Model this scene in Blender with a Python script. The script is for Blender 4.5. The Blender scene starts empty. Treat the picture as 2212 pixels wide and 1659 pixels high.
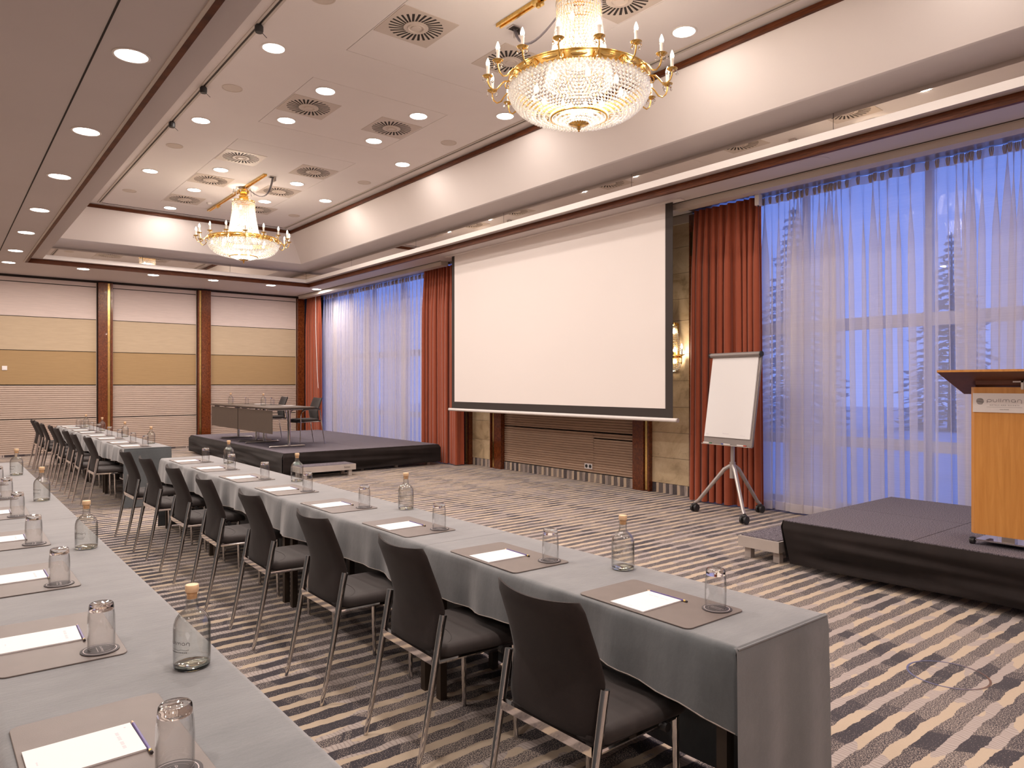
import bpy, bmesh, math, random
from mathutils import Matrix, Vector
R = random.Random(7)
sc = bpy.context.scene
COL = sc.collection
pi = math.pi
sin, cos = math.sin, math.cos

# ------------------------------------------------------------------ camera, sky, exposure
cam_d = bpy.data.cameras.new('camera')
cam = bpy.data.objects.new('camera', cam_d)
COL.objects.link(cam)
cam.location = (0, 0, 1.55)
cam.rotation_euler = (pi / 2, 0, -math.atan(1244 / 1550))
cam_d.sensor_width = 36.0
cam_d.lens = 1550 * 36 / 2212
cam_d.shift_y = 0.0003
cam_d.clip_start = 0.05
sc.camera = cam

EXPOSURE = 0.0
sc.view_settings.view_transform = 'Standard'
sc.view_settings.look = 'None'
sc.view_settings.exposure = EXPOSURE
sc.view_settings.gamma = 1.0
sc.view_settings.use_curve_mapping = False
sc.cycles.max_bounces = 10
sc.cycles.diffuse_bounces = 5
sc.cycles.glossy_bounces = 4
sc.cycles.transmission_bounces = 8
sc.cycles.transparent_max_bounces = 24
sc.cycles.sample_clamp_indirect = 4.0
sc.cycles.caustics_reflective = False
sc.cycles.caustics_refractive = False
sc.cycles.use_denoising = True

world = bpy.data.worlds.new('dusk_sky')
sc.world = world
world.use_nodes = True
wn = world.node_tree.nodes
bg = wn['Background']
tc = wn.new('ShaderNodeTexCoord')
sp = wn.new('ShaderNodeSeparateXYZ')
rm = wn.new('ShaderNodeValToRGB')
world.node_tree.links.new(tc.outputs['Generated'], sp.inputs[0])
world.node_tree.links.new(sp.outputs['Z'], rm.inputs[0])
world.node_tree.links.new(rm.outputs[0], bg.inputs[0])
rm.color_ramp.elements[0].position = 0.0
rm.color_ramp.elements[0].color = (0.20, 0.325, 0.96, 1)
rm.color_ramp.elements[1].position = 0.8
rm.color_ramp.elements[1].color = (0.13, 0.23, 0.78, 1)
SKY = 1.35
bg.inputs[1].default_value = SKY

WARM = (1.0, 0.89, 0.82)
P_DOWN = 27.0      # watts of one recessed downlight
P_CHAND = 48.0     # watts inside one chandelier


# ------------------------------------------------------------------ materials
class NT:
    def __init__(s, name):
        s.m = bpy.data.materials.new(name)
        s.m.use_nodes = True
        s.t = s.m.node_tree
        s.b = s.t.nodes['Principled BSDF']
        s.out = s.t.nodes['Material Output']

    def n(s, k, **kw):
        x = s.t.nodes.new(k)
        for a, v in kw.items():
            setattr(x, a, v)
        return x

    def put(s, sock, v):
        if isinstance(v, bpy.types.NodeSocket):
            s.t.links.new(v, sock)
        elif v is not None:
            if isinstance(v, (tuple, list)) and len(v) == 3 and sock.type == 'RGBA':
                v = (*v, 1)
            sock.default_value = v

    def math(s, op, a, b=None, c=None, clamp=False):
        x = s.n('ShaderNodeMath', operation=op, use_clamp=clamp)
        for i, v in enumerate((a, b, c)):
            if v is not None:
                s.put(x.inputs[i], v)
        return x.outputs[0]

    def mix(s, f, a, b):
        x = s.n('ShaderNodeMix', data_type='RGBA')
        s.put(x.inputs[0], f)
        s.put(x.inputs[6], a)
        s.put(x.inputs[7], b)
        return x.outputs[2]

    def pos(s):
        return s.n('ShaderNodeNewGeometry').outputs['Position']

    def obj(s):
        return s.n('ShaderNodeTexCoord').outputs['Object']

    def sep(s, v):
        x = s.n('ShaderNodeSeparateXYZ')
        s.put(x.inputs[0], v)
        return x.outputs

    def comb(s, x, y, z):
        c = s.n('ShaderNodeCombineXYZ')
        for i, v in enumerate((x, y, z)):
            s.put(c.inputs[i], v)
        return c.outputs[0]

    def scale(s, v, k):
        x = s.n('ShaderNodeMapping')
        s.put(x.inputs[0], v)
        x.inputs[3].default_value = k
        return x.outputs[0]

    def noise(s, v, scale, detail=2.0, rough=0.5, dist=0.0):
        x = s.n('ShaderNodeTexNoise')
        s.put(x.inputs['Vector'], v)
        x.inputs['Scale'].default_value = scale
        x.inputs['Detail'].default_value = detail
        x.inputs['Roughness'].default_value = rough
        x.inputs['Distortion'].default_value = dist
        return x.outputs[0]

    def white(s, v):
        x = s.n('ShaderNodeTexWhiteNoise', noise_dimensions='3D')
        s.put(x.inputs['Vector'], v)
        return x.outputs[0]

    def ramp(s, f, stops):
        x = s.n('ShaderNodeValToRGB')
        s.put(x.inputs[0], f)
        e = x.color_ramp.elements
        while len(e) < len(stops):
            e.new(0.5)
        for k, (p, c) in zip(e, stops):
            k.position = p
            k.color = (*c, 1)
        return x.outputs[0]

    def bump(s, h, strength=0.3, dist=0.01):
        x = s.n('ShaderNodeBump')
        s.put(x.inputs['Height'], h)
        x.inputs['Strength'].default_value = strength
        x.inputs['Distance'].default_value = dist
        s.t.links.new(x.outputs[0], s.b.inputs['Normal'])

    def set(s, **kw):
        nm = dict(color='Base Color', rough='Roughness', metal='Metallic', spec='Specular IOR Level',
                  sheen='Sheen Weight', sheenr='Sheen Roughness', coat='Coat Weight', trans='Transmission Weight',
                  ior='IOR', em='Emission Color', ems='Emission Strength', sub='Subsurface Weight')
        for k, v in kw.items():
            s.put(s.b.inputs[nm[k]], v)
        return s


def plain(name, color, rough=0.5, metal=0.0, var=0.0, vs=8.0, bump=0.0, bs=200.0, **kw):
    """one colour with a little procedural variation and fine relief"""
    t = NT(name)
    if var:
        f = t.noise(t.obj(), vs, 4.0)
        a = tuple(max(0, c * (1 - var)) for c in color)
        b = tuple(min(1, c * (1 + var)) for c in color)
        t.set(color=t.ramp(f, [(0.3, a), (0.7, b)]))
    else:
        t.set(color=color)
    t.set(rough=rough, metal=metal, **kw)
    if bump:
        t.bump(t.noise(t.obj(), bs, 3.0), bump, 0.002)
    return t.m


def emit(name, color, s):
    t = NT(name)
    e = t.n('ShaderNodeEmission')
    e.inputs[0].default_value = (*color, 1)
    e.inputs[1].default_value = s
    t.t.links.new(e.outputs[0], t.out.inputs[0])
    return t.m


def thin_glass(name, tint, gloss=1.0, edge=0.55):
    """thin clear wall: fresnel mix of a mirror and a clear pass-through"""
    t = NT(name)
    tr = t.n('ShaderNodeBsdfTransparent')
    gl = t.n('ShaderNodeBsdfGlossy')
    gl.inputs['Roughness'].default_value = 0.015
    lw = t.n('ShaderNodeLayerWeight')
    lw.inputs[0].default_value = 0.5
    fc = lw.outputs['Facing']
    # a slanting path through the wall is longer, so it absorbs more and mirrors more
    t.put(tr.inputs[0], t.mix(t.math('POWER', fc, 3.5), tint, tuple(c * edge for c in tint)))
    fr = t.math('ADD', 0.06, t.math('MULTIPLY', t.math('POWER', fc, 3.0), 0.6))
    mx = t.n('ShaderNodeMixShader')
    t.t.links.new(t.math('MULTIPLY', fr, gloss, clamp=True), mx.inputs[0])
    t.t.links.new(tr.outputs[0], mx.inputs[1])
    t.t.links.new(gl.outputs[0], mx.inputs[2])
    t.t.links.new(mx.outputs[0], t.out.inputs[0])
    return t.m


def carpet():
    t = NT('striped_carpet')
    p = t.pos()
    x, y, z = t.sep(p)
    P = 0.1255
    wob = t.math('SUBTRACT', t.noise(t.scale(p, (7, 7, 1)), 1.0, 3.0, 0.6), 0.5)
    yy = t.math('ADD', y, t.math('MULTIPLY', wob, 0.05))
    q = t.math('DIVIDE', yy, P)
    b = t.math('FLOOR', q)
    fr = t.math('FRACT', q)
    j = t.white(t.comb(b, 3.3, 1.7))
    j2 = t.white(t.comb(b, 9.1, 4.2))
    # wavering X position, so dark cells line up in chains along the room
    drift = t.math('MULTIPLY', t.math('SUBTRACT', t.noise(t.comb(t.math('MULTIPLY', x, 0.25), t.math('MULTIPLY', y, 0.45), 0.0), 1.0, 1.0), 0.5), 0.55)
    tt = t.math('ADD', t.math('ADD', x, drift), t.math('MULTIPLY', t.math('SUBTRACT', j, 0.5), 0.24))
    slant = t.math('MULTIPLY', t.math('SUBTRACT', fr, 0.3), t.math('MULTIPLY', t.math('SUBTRACT', j2, 0.5), 0.22))
    tt = t.math('ADD', tt, slant)
    s0 = t.math('SUBTRACT', t.math('FRACT', t.math('ADD', t.math('SUBTRACT', tt, 1.35), 0.5)), 0.5)
    d = t.math('ABSOLUTE', s0)
    blackw = t.math('ADD', -0.02, t.math('MULTIPLY', j2, 0.16))
    black = t.math('LESS_THAN', d, blackw)
    darkw = t.math('ADD', 0.0, t.math('MULTIPLY', j, 0.24))
    dark = t.math('LESS_THAN', t.math('ABSOLUTE', t.math('ADD', s0, t.math('MULTIPLY', t.math('SUBTRACT', j2, 0.5), 0.3))), darkw)
    cell = t.white(t.comb(t.math('FLOOR', t.math('ADD', t.math('MULTIPLY', tt, 1.9), t.math('MULTIPLY', j, 7.0))), b, 2.0))
    big = t.noise(t.scale(p, (0.55, 0.35, 1)), 1.0, 1.0)
    tone = t.math('ADD', 0.28, t.math('MULTIPLY', cell, 0.20))
    tone = t.math('ADD', tone, t.math('MULTIPLY', t.math('SUBTRACT', big, 0.5), 0.35))
    tone = t.math('SUBTRACT', tone, t.math('MULTIPLY', dark, 0.22))
    tone = t.math('MAXIMUM', tone, 0.10)
    tone = t.math('MULTIPLY', tone, t.math('SUBTRACT', 1.0, t.math('MULTIPLY', black, 0.93)))
    sp_ = t.noise(t.scale(p, (1.0, 0.75, 1)), 210.0, 1.5, 0.7)
    thr = t.math('SUBTRACT', 0.64, t.math('MULTIPLY', tone, 0.36))
    speck = t.math('MULTIPLY', t.math('SUBTRACT', sp_, thr), 14.0, clamp=True)
    warm = t.mix(big, (0.40, 0.335, 0.315), (0.47, 0.37, 0.28))
    grey = t.mix(speck, (0.048, 0.040, 0.047), warm)
    # cream bands between, partly greyed and hatched with fine lines
    w2 = t.n('ShaderNodeTexWave', wave_type='BANDS', bands_direction='X')
    t.put(w2.inputs[0], t.scale(p, (16, 9, 1)))
    w2.inputs['Scale'].default_value = 1.0
    w2.inputs['Distortion'].default_value = 7.0
    w2.inputs['Detail'].default_value = 1.0
    lines = t.math('LESS_THAN', w2.outputs[1], 0.22)
    patch = t.math('GREATER_THAN', t.noise(t.scale(p, (2.6, 4.5, 1)), 1.0, 2.0), 0.52)
    cream = t.mix(t.math('MULTIPLY', patch, 0.75), (0.55, 0.43, 0.315), (0.43, 0.37, 0.365))
    cream = t.mix(t.math('MULTIPLY', t.math('MULTIPLY', lines, patch), 0.55), cream, (0.20, 0.16, 0.15))
    cream = t.mix(t.math('MULTIPLY', t.noise(p, 120.0, 2.0), 0.35), cream, (0.34, 0.27, 0.22))
    wid = t.math('ADD', 0.46, t.math('MULTIPLY', t.noise(t.comb(t.math('MULTIPLY', x, 2.2), b, 0.0), 1.0, 2.0), 0.26))
    band = t.math('LESS_THAN', fr, wid)
    t.set(color=t.mix(band, cream, grey), rough=0.95, spec=0.1, sheen=0.15)
    t.bump(sp_, 0.25, 0.004)
    return t.m


def burl():
    t = NT('dark_burl_veneer')
    p = t.pos()
    f = t.noise(t.scale(p, (1, 1, 0.8)), 30.0, 8.0, 0.7, 0.6)
    g = t.noise(p, 2.3, 3.0)
    c = t.ramp(f, [(0.32, (0.030, 0.006, 0.002)), (0.5, (0.105, 0.024, 0.006)), (0.7, (0.23, 0.062, 0.014))])
    t.set(color=t.mix(t.math('MULTIPLY', g, 0.5), c, (0.16, 0.035, 0.008)), rough=0.22, coat=0.3)
    return t.m


def moulding():
    t = NT('mahogany_moulding')
    f = t.noise(t.scale(t.pos(), (3, 3, 40)), 2.0, 5.0, 0.6)
    t.set(color=t.ramp(f, [(0.3, (0.055, 0.013, 0.004)), (0.7, (0.15, 0.042, 0.012))]), rough=0.5, spec=0.2)
    return t.m


def stone():
    t = NT('travertine_slab')
    p = t.pos()
    f = t.noise(t.scale(p, (1, 1, 1.3)), 2.2, 9.0, 0.62, 0.8)
    g = t.noise(p, 14.0, 6.0, 0.7)
    oi = t.n('ShaderNodeObjectInfo').outputs['Random']
    c = t.ramp(f, [(0.30, (0.20, 0.135, 0.065)), (0.46, (0.50, 0.37, 0.22)), (0.68, (0.66, 0.53, 0.35))])
    c = t.mix(t.math('MULTIPLY', t.math('GREATER_THAN', g, 0.64), 0.35), c, (0.25, 0.17, 0.09))
    c = t.mix(t.math('MULTIPLY', oi, 0.25), c, (0.72, 0.6, 0.43))
    t.set(color=c, rough=0.35)
    return t.m


def panel_cloth(name, col, k=0.06):
    t = NT(name)
    p = t.pos()
    f = t.noise(t.scale(p, (2, 2, 45)), 2.0, 4.0, 0.6)
    a = tuple(c * (1 - k) for c in col)
    b = tuple(c * (1 + k) for c in col)
    t.set(color=t.ramp(f, [(0.3, a), (0.7, b)]), rough=0.8, spec=0.15)
    t.bump(t.noise(t.scale(p, (30, 30, 400)), 3.0, 2.0), 0.15, 0.002)
    return t.m


def velvet():
    t = NT('grey_blue_velvet')
    p = t.pos()
    f = t.noise(t.scale(p, (1.5, 5, 1.5)), 2.4, 6.0, 0.6)
    g = t.noise(p, 260.0, 2.0)
    # velvet pile: dark looking into it, pale looking along it
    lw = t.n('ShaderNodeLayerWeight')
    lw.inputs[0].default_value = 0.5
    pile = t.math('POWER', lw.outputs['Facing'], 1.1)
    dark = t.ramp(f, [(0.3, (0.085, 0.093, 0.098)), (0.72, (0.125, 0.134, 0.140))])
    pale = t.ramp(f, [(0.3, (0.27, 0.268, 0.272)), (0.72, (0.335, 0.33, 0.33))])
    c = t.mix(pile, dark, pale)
    t.set(color=t.mix(t.math('MULTIPLY', g, 0.3), c, (0.08, 0.085, 0.09)), rough=0.85, spec=0.1, sheen=0.5, sheenr=0.4)
    t.b.inputs['Sheen Tint'].default_value = (1.0, 0.95, 0.93, 1)
    t.bump(t.noise(t.scale(p, (6, 14, 6)), 6.0, 4.0), 0.10, 0.01)
    return t.m


def drape():
    t = NT('rust_red_curtain')
    p = t.pos()
    w = t.n('ShaderNodeTexWave', wave_type='BANDS', bands_direction='Y')
    t.put(w.inputs[0], p)
    w.inputs['Scale'].default_value = 22.0
    w.inputs['Distortion'].default_value = 1.0
    f = t.noise(t.scale(p, (4, 60, 1)), 3.0, 3.0)
    c = t.mix(w.outputs[1], (0.31, 0.064, 0.027), (0.37, 0.088, 0.039))
    t.set(color=t.mix(t.math('MULTIPLY', f, 0.5), c, (0.22, 0.040, 0.017)), rough=0.6, sheen=0.25, spec=0.2)
    return t.m


def sheer(name='sheer_voile', base=0.46):
    t = NT(name)
    p = t.pos()
    fine = t.noise(t.scale(p, (1, 1, 260)), 1.0, 1.0)
    tr = t.n('ShaderNodeBsdfTransparent')
    tr.inputs[0].default_value = (1, 1, 1, 1)
    di = t.n('ShaderNodeBsdfDiffuse')
    di.inputs[0].default_value = (0.86, 0.80, 0.80, 1)
    tl = t.n('ShaderNodeBsdfTranslucent')
    tl.inputs[0].default_value = (0.90, 0.88, 0.90, 1)
    m1 = t.n('ShaderNodeMixShader')
    m1.inputs[0].default_value = 0.52
    t.t.links.new(di.outputs[0], m1.inputs[1])
    t.t.links.new(tl.outputs[0], m1.inputs[2])
    # thin threads: the flatter one looks along the cloth the more thread it shows
    lw = t.n('ShaderNodeLayerWeight')
    lw.inputs[0].default_value = 0.5
    cov = t.math('ADD', base, t.math('MULTIPLY', t.math('POWER', lw.outputs['Facing'], 1.5), 0.6))
    cov = t.math('ADD', cov, t.math('MULTIPLY', t.math('SUBTRACT', fine, 0.5), 0.10), clamp=True)
    m2 = t.n('ShaderNodeMixShader')
    t.t.links.new(cov, m2.inputs[0])
    t.t.links.new(tr.outputs[0], m2.inputs[1])
    t.t.links.new(m1.outputs[0], m2.inputs[2])
    t.t.links.new(m2.outputs[0], t.out.inputs[0])
    return t.m


def stage_carpet():
    t = NT('dark_speckled_stage_carpet')
    p = t.pos()
    f = t.noise(p, 150.0, 1.5, 0.7)
    c = t.ramp(f, [(0.38, (0.045, 0.040, 0.050)), (0.62, (0.26, 0.225, 0.25))])
    t.set(color=c, rough=0.95, spec=0.1)
    t.bump(f, 0.3, 0.004)
    return t.m


def beech():
    t = NT('golden_beech_veneer')
    p = t.pos()
    f = t.noise(t.scale(p, (18, 18, 1.2)), 2.0, 6.0, 0.6, 0.5)
    t.set(color=t.ramp(f, [(0.3, (0.50, 0.205, 0.042)), (0.7, (0.62, 0.285, 0.070))]), rough=0.35, coat=0.15)
    return t.m


def bead_mat():
    t = NT('cut_crystal_beads')
    d = t.n('ShaderNodeBsdfTranslucent')
    d.inputs[0].default_value = (0.97, 0.94, 0.90, 1)
    d2 = t.n('ShaderNodeBsdfDiffuse')
    d2.inputs[0].default_value = (0.95, 0.90, 0.84, 1)
    g = t.n('ShaderNodeBsdfGlossy')
    g.inputs['Roughness'].default_value = 0.08
    tr = t.n('ShaderNodeBsdfTransparent')
    a = t.n('ShaderNodeMixShader')
    a.inputs[0].default_value = 0.30
    b = t.n('ShaderNodeMixShader')
    b.inputs[0].default_value = 0.40
    c = t.n('ShaderNodeMixShader')
    c.inputs[0].default_value = 0.20
    L = t.t.links.new
    L(d.outputs[0], a.inputs[1]); L(d2.outputs[0], a.inputs[2])
    L(a.outputs[0], b.inputs[1]); L(g.outputs[0], b.inputs[2])
    L(b.outputs[0], c.inputs[1]); L(tr.outputs[0], c.inputs[2])
    L(c.outputs[0], t.out.inputs[0])
    return t.m


def mirror():
    t = NT('ceiling_mirror')
    t.set(color=(0.80, 0.76, 0.72), metal=1.0, rough=0.015)
    return t.m


MT = dict(
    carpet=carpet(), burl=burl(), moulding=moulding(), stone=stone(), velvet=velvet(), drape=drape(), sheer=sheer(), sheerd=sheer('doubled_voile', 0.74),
    stagec=stage_carpet(), beech=beech(), bead=bead_mat(), mirror=mirror(),
    ceil=plain('warm_white_ceiling_paint', (0.80, 0.74, 0.71), 0.7, var=0.03, vs=0.7, spec=0.2),
    wallp=plain('coffer_wall_paint', (0.76, 0.69, 0.65), 0.55, var=0.03, vs=0.8, spec=0.25),
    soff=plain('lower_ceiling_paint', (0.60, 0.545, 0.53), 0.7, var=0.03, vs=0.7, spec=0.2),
    lip=plain('white_lip_paint', (0.80, 0.74, 0.70), 0.5),
    gap=plain('dark_joint', (0.03, 0.022, 0.018), 0.9),
    p_white=panel_cloth('pale_wall_panel', (0.60, 0.49, 0.44)),
    p_beige=panel_cloth('beige_wall_panel', (0.47, 0.36, 0.245)),
    p_tan=panel_cloth('tan_wall_panel', (0.345, 0.225, 0.112)),
    p_rib=panel_cloth('ribbed_pale_panel', (0.49, 0.385, 0.32)),
    p_rib2=panel_cloth('ribbed_brown_panel', (0.40, 0.275, 0.20)),
    brass=plain('polished_brass', (0.80, 0.56, 0.20), 0.18, 1.0, var=0.12, vs=20),
    gold=plain('gilt_bronze', (0.86, 0.56, 0.17), 0.22, 1.0, var=0.15, vs=30),
    chrome=plain('chrome', (0.70, 0.67, 0.65), 0.05, 1.0),
    steel=plain('satin_steel', (0.62, 0.58, 0.55), 0.3, 1.0, var=0.04),
    alu=plain('painted_aluminium', (0.52, 0.46, 0.42), 0.45, 0.2, var=0.04),
    fabric=plain('dark_brown_chair_fabric', (0.032, 0.024, 0.022), 0.9, var=0.15, vs=6, bump=0.35, bs=700, sheen=0.10, spec=0.12),
    seatf=plain('dark_brown_seat_fabric', (0.038, 0.029, 0.027), 0.75, var=0.15, vs=6, bump=0.3, bs=700, sheen=0.14, spec=0.25),
    black=plain('matt_black_plastic', (0.02, 0.018, 0.018), 0.5),
    legw=plain('dark_brown_table_leg', (0.045, 0.030, 0.020), 0.45, var=0.15),
    mat=plain('taupe_leather_mat', (0.165, 0.132, 0.117), 0.48, var=0.05, vs=14, bump=0.15, bs=500, spec=0.4),
    matu=plain('dark_mat_edge', (0.045, 0.034, 0.034), 0.6),
    paper=plain('white_paper', (0.76, 0.735, 0.725), 0.8, spec=0.15),
    print_=plain('pale_violet_print', (0.60, 0.55, 0.59), 0.8),
    ink=plain('dark_ink', (0.035, 0.026, 0.026), 0.6),
    pencil=plain('violet_pencil_lacquer', (0.075, 0.045, 0.21), 0.3),
    pwood=plain('bare_pencil_wood', (0.72, 0.52, 0.35), 0.6),
    coast=plain('dark_coaster_board', (0.045, 0.034, 0.035), 0.6),
    coastw=plain('coaster_white_print', (0.62, 0.54, 0.53), 0.7),
    glass=thin_glass('clear_glass_wall', (0.985, 0.985, 0.985), 1.0),
    glassg=thin_glass('bottle_glass_wall', (0.975, 0.98, 0.972), 1.25, 0.42),
    pane=thin_glass('window_pane', (0.93, 0.95, 0.97), 0.9, 0.95),
    cork=plain('cork_stopper', (0.66, 0.37, 0.17), 0.7, var=0.15, vs=120),
    corkt=plain('beech_stopper_cap', (0.80, 0.54, 0.32), 0.6, var=0.08, vs=60),
    screen=plain('matt_white_screen', (0.84, 0.77, 0.73), 0.9, spec=0.1),
    sblack=plain('black_screen_border', (0.040, 0.030, 0.026), 0.85),
    skirt=plain('black_stage_skirt', (0.018, 0.013, 0.012), 0.85, var=0.2, vs=5, sheen=0.08, spec=0.15),
    ttop=plain('grey_brown_table_top', (0.095, 0.070, 0.058), 0.4, var=0.08, vs=10),
    modest=plain('taupe_modesty_panel', (0.085, 0.062, 0.048), 0.5, var=0.04),
    plate=plain('white_acrylic_sign', (0.72, 0.66, 0.63), 0.35),
    vent=plain('cream_vent_metal', (0.60, 0.51, 0.44), 0.5),
    lampw=plain('white_lamp_trim', (0.78, 0.72, 0.68), 0.4),
    ivory=plain('ivory_candle_sleeve', (0.85, 0.76, 0.64), 0.5),
    cable=plain('grey_cable', (0.14, 0.12, 0.13), 0.5),
    white=plain('white_plastic', (0.75, 0.70, 0.67), 0.4),
    cream=plain('cream_cornice_paint', (0.56, 0.49, 0.43), 0.55),
    frame=plain('window_frame_grey', (0.66, 0.62, 0.62), 0.5),
    fc_grey=plain('flipchart_grey_metal', (0.24, 0.205, 0.19), 0.45, 0.2),
    fc_leg=plain('flipchart_silver_tube', (0.46, 0.41, 0.39), 0.35, 0.5),
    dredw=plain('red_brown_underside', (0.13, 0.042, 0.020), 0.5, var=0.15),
    green=plain('green_marker', (0.05, 0.14, 0.07), 0.4),
    blue=plain('blue_marker', (0.05, 0.07, 0.30), 0.4),
    red=plain('red_marker', (0.45, 0.06, 0.03), 0.4),
    snow=plain('pale_terrace', (0.62, 0.66, 0.74), 0.8, var=0.1, vs=0.5),
    bark=plain('tree_bark', (0.07, 0.05, 0.04), 0.9, var=0.3, vs=10),
    leaf=plain('hazy_conifer_needles', (0.36, 0.42, 0.48), 0.8, var=0.4, vs=6),  # pale blue in the needle colour imitates dusk haze
    hem=plain('pale_cloth_hem', (0.34, 0.29, 0.26), 0.9),
    tape=plain('curtain_heading_thread', (0.52, 0.40, 0.26), 0.8),
    lens=emit('downlight_lens', (1.0, 0.95, 0.88), 22.0),
    bulb=emit('candle_bulb_glow', (1.0, 0.88, 0.70), 16.0),
    ibulb=emit('inner_bulb_glow', (1.0, 0.85, 0.62), 22.0),
)
g_ = NT('greenish_thick_glass')
g_.set(color=(0.90, 0.97, 0.86), rough=0.02, trans=1.0, ior=1.48)
MT['gbase'] = g_.m
g_ = NT('clear_thick_glass')
g_.set(color=(0.98, 0.98, 0.97), rough=0.02, trans=1.0, ior=1.48)
MT['cbase'] = g_.m


# ------------------------------------------------------------------ mesh builder
class MB:
    def __init__(s):
        s.v = []
        s.f = []
        s.mi = []
        s.cur = 0
        s.fix = True

    def add(s, vs, fs):
        o = len(s.v)
        s.v += [tuple(p) for p in vs]
        s.f += [tuple(i + o for i in q) for q in fs]
        s.mi += [s.cur] * len(fs)
        return s

    def box(s, x0, x1, y0, y1, z0, z1):
        return s.add([(x0, y0, z0), (x1, y0, z0), (x1, y1, z0), (x0, y1, z0), (x0, y0, z1), (x1, y0, z1), (x1, y1, z1), (x0, y1, z1)],
                     [(0, 3, 2, 1), (4, 5, 6, 7), (0, 1, 5, 4), (1, 2, 6, 5), (2, 3, 7, 6), (3, 0, 4, 7)])

    def lathe(s, prof, n=24, c=(0, 0, 0), cap0=False, cap1=False, arc=None):
        vs, fs = [], []
        full = arc is None
        m = n if full else n + 1
        a0, a1 = (0, 2 * pi) if full else arc
        for r, z in prof:
            for k in range(m):
                a = a0 + (a1 - a0) * k / n
                vs.append((c[0] + r * cos(a), c[1] + r * sin(a), c[2] + z))
        for i in range(len(prof) - 1):
            for k in range(n):
                k2 = (k + 1) % m
                fs.append((i * m + k, i * m + k2, (i + 1) * m + k2, (i + 1) * m + k))
        if cap0:
            fs.append(tuple(range(m - 1, -1, -1)))
        if cap1:
            o = (len(prof) - 1) * m
            fs.append(tuple(range(o, o + m)))
        return s.add(vs, fs)

    def tube(s, pts, r, n=10, caps=True, sy=1.0):
        pts = [Vector(p) for p in pts]
        rs = r if isinstance(r, (list, tuple)) else [r] * len(pts)
        vs, fs = [], []
        up = None
        for i, p in enumerate(pts):
            d = (pts[min(i + 1, len(pts) - 1)] - pts[max(i - 1, 0)]).normalized()
            if up is None:
                up = Vector((0, 0, 1)) if abs(d.z) < 0.9 else Vector((0, 1, 0))
            a = d.cross(up).normalized()
            b = a.cross(d).normalized()
            up = b
            for k in range(n):
                t = 2 * pi * k / n
                vs.append(p + a * (rs[i] * cos(t)) + b * (rs[i] * sy * sin(t)))
        for i in range(len(pts) - 1):
            for k in range(n):
                k2 = (k + 1) % n
                fs.append((i * n + k, i * n + k2, (i + 1) * n + k2, (i + 1) * n + k))
        if caps:
            fs.append(tuple(range(n - 1, -1, -1)))
            o = (len(pts) - 1) * n
            fs.append(tuple(range(o, o + n)))
        return s.add(vs, fs)

    def grid(s, nu, nv, fn, close=False):
        vs = [fn(i / nu, j / nv) for j in range(nv + 1) for i in range(nu + 1)]
        m = nu + 1
        fs = [(j * m + i, j * m + i + 1, (j + 1) * m + i + 1, (j + 1) * m + i) for j in range(nv) for i in range(nu)]
        return s.add(vs, fs)

    def stack(s, rings, cap0=True, cap1=True):
        """loft equal-length closed loops"""
        n = len(rings[0])
        vs = [p for r in rings for p in r]
        fs = []
        for i in range(len(rings) - 1):
            for k in range(n):
                k2 = (k + 1) % n
                fs.append((i * n + k, i * n + k2, (i + 1) * n + k2, (i + 1) * n + k))
        if cap0:
            fs.append(tuple(range(n - 1, -1, -1)))
        if cap1:
            o = (len(rings) - 1) * n
            fs.append(tuple(range(o, o + n)))
        return s.add(vs, fs)

    def pad(s, x0, x1, y0, y1, r, layers, n=5):
        """rounded-rectangle slab: layers of (inset, z)"""
        rings = []
        for d, z in layers:
            rings.append([(x, y, z) for x, y in rrect(x0 + d, x1 - d, y0 + d, y1 - d, max(r - d, 0.002), n)])
        return s.stack(rings)

    def octa(s, c, rx, rz):
        x, y, z = c
        return s.add([(x + rx, y, z), (x, y + rx, z), (x - rx, y, z), (x, y - rx, z), (x, y, z + rz), (x, y, z - rz)],
                     [(0, 1, 4), (1, 2, 4), (2, 3, 4), (3, 0, 4), (1, 0, 5), (2, 1, 5), (3, 2, 5), (0, 3, 5)])

    def data(s, name, mats, smooth=True, angle=35):
        me = bpy.data.meshes.new(name)
        me.from_pydata(s.v, [], s.f)
        for m in (mats if isinstance(mats, (list, tuple)) else [mats]):
            me.materials.append(MT[m] if isinstance(m, str) else m)
        if any(s.mi):
            me.polygons.foreach_set('material_index', s.mi)
        if smooth:
            me.shade_smooth()
            me.set_sharp_from_angle(angle=math.radians(angle))
        me.validate()
        bm = bmesh.new()
        bm.from_mesh(me)
        if s.fix:
            bmesh.ops.recalc_face_normals(bm, faces=bm.faces)
        bm.to_mesh(me)
        bm.free()
        if smooth:
            me.set_sharp_from_angle(angle=math.radians(angle))
        me.update()
        return me

    def build(s, name, mats, parent=None, smooth=True, angle=35, loc=None):
        return link(name, s.data(name, mats, smooth, angle), parent, loc)


def rrect(x0, x1, y0, y1, r, n=5):
    out = []
    for cx, cy, a0 in ((x1 - r, y1 - r, 0), (x0 + r, y1 - r, pi / 2), (x0 + r, y0 + r, pi), (x1 - r, y0 + r, 1.5 * pi)):
        for k in range(n + 1):
            a = a0 + pi / 2 * k / n
            out.append((cx + r * cos(a), cy + r * sin(a)))
    return out


def link(name, data, parent=None, loc=None, rot=None):
    o = bpy.data.objects.new(name, data)
    COL.objects.link(o)
    if parent is not None:
        o.parent = parent
    if loc is not None:
        o.location = loc
    if rot is not None:
        o.rotation_euler = rot
    return o


def tag(o, label=None, cat=None, group=None, kind=None):
    for k, v in (('label', label), ('category', cat), ('group', group), ('kind', kind)):
        if v is not None:
            o[k] = v
    return o


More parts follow.
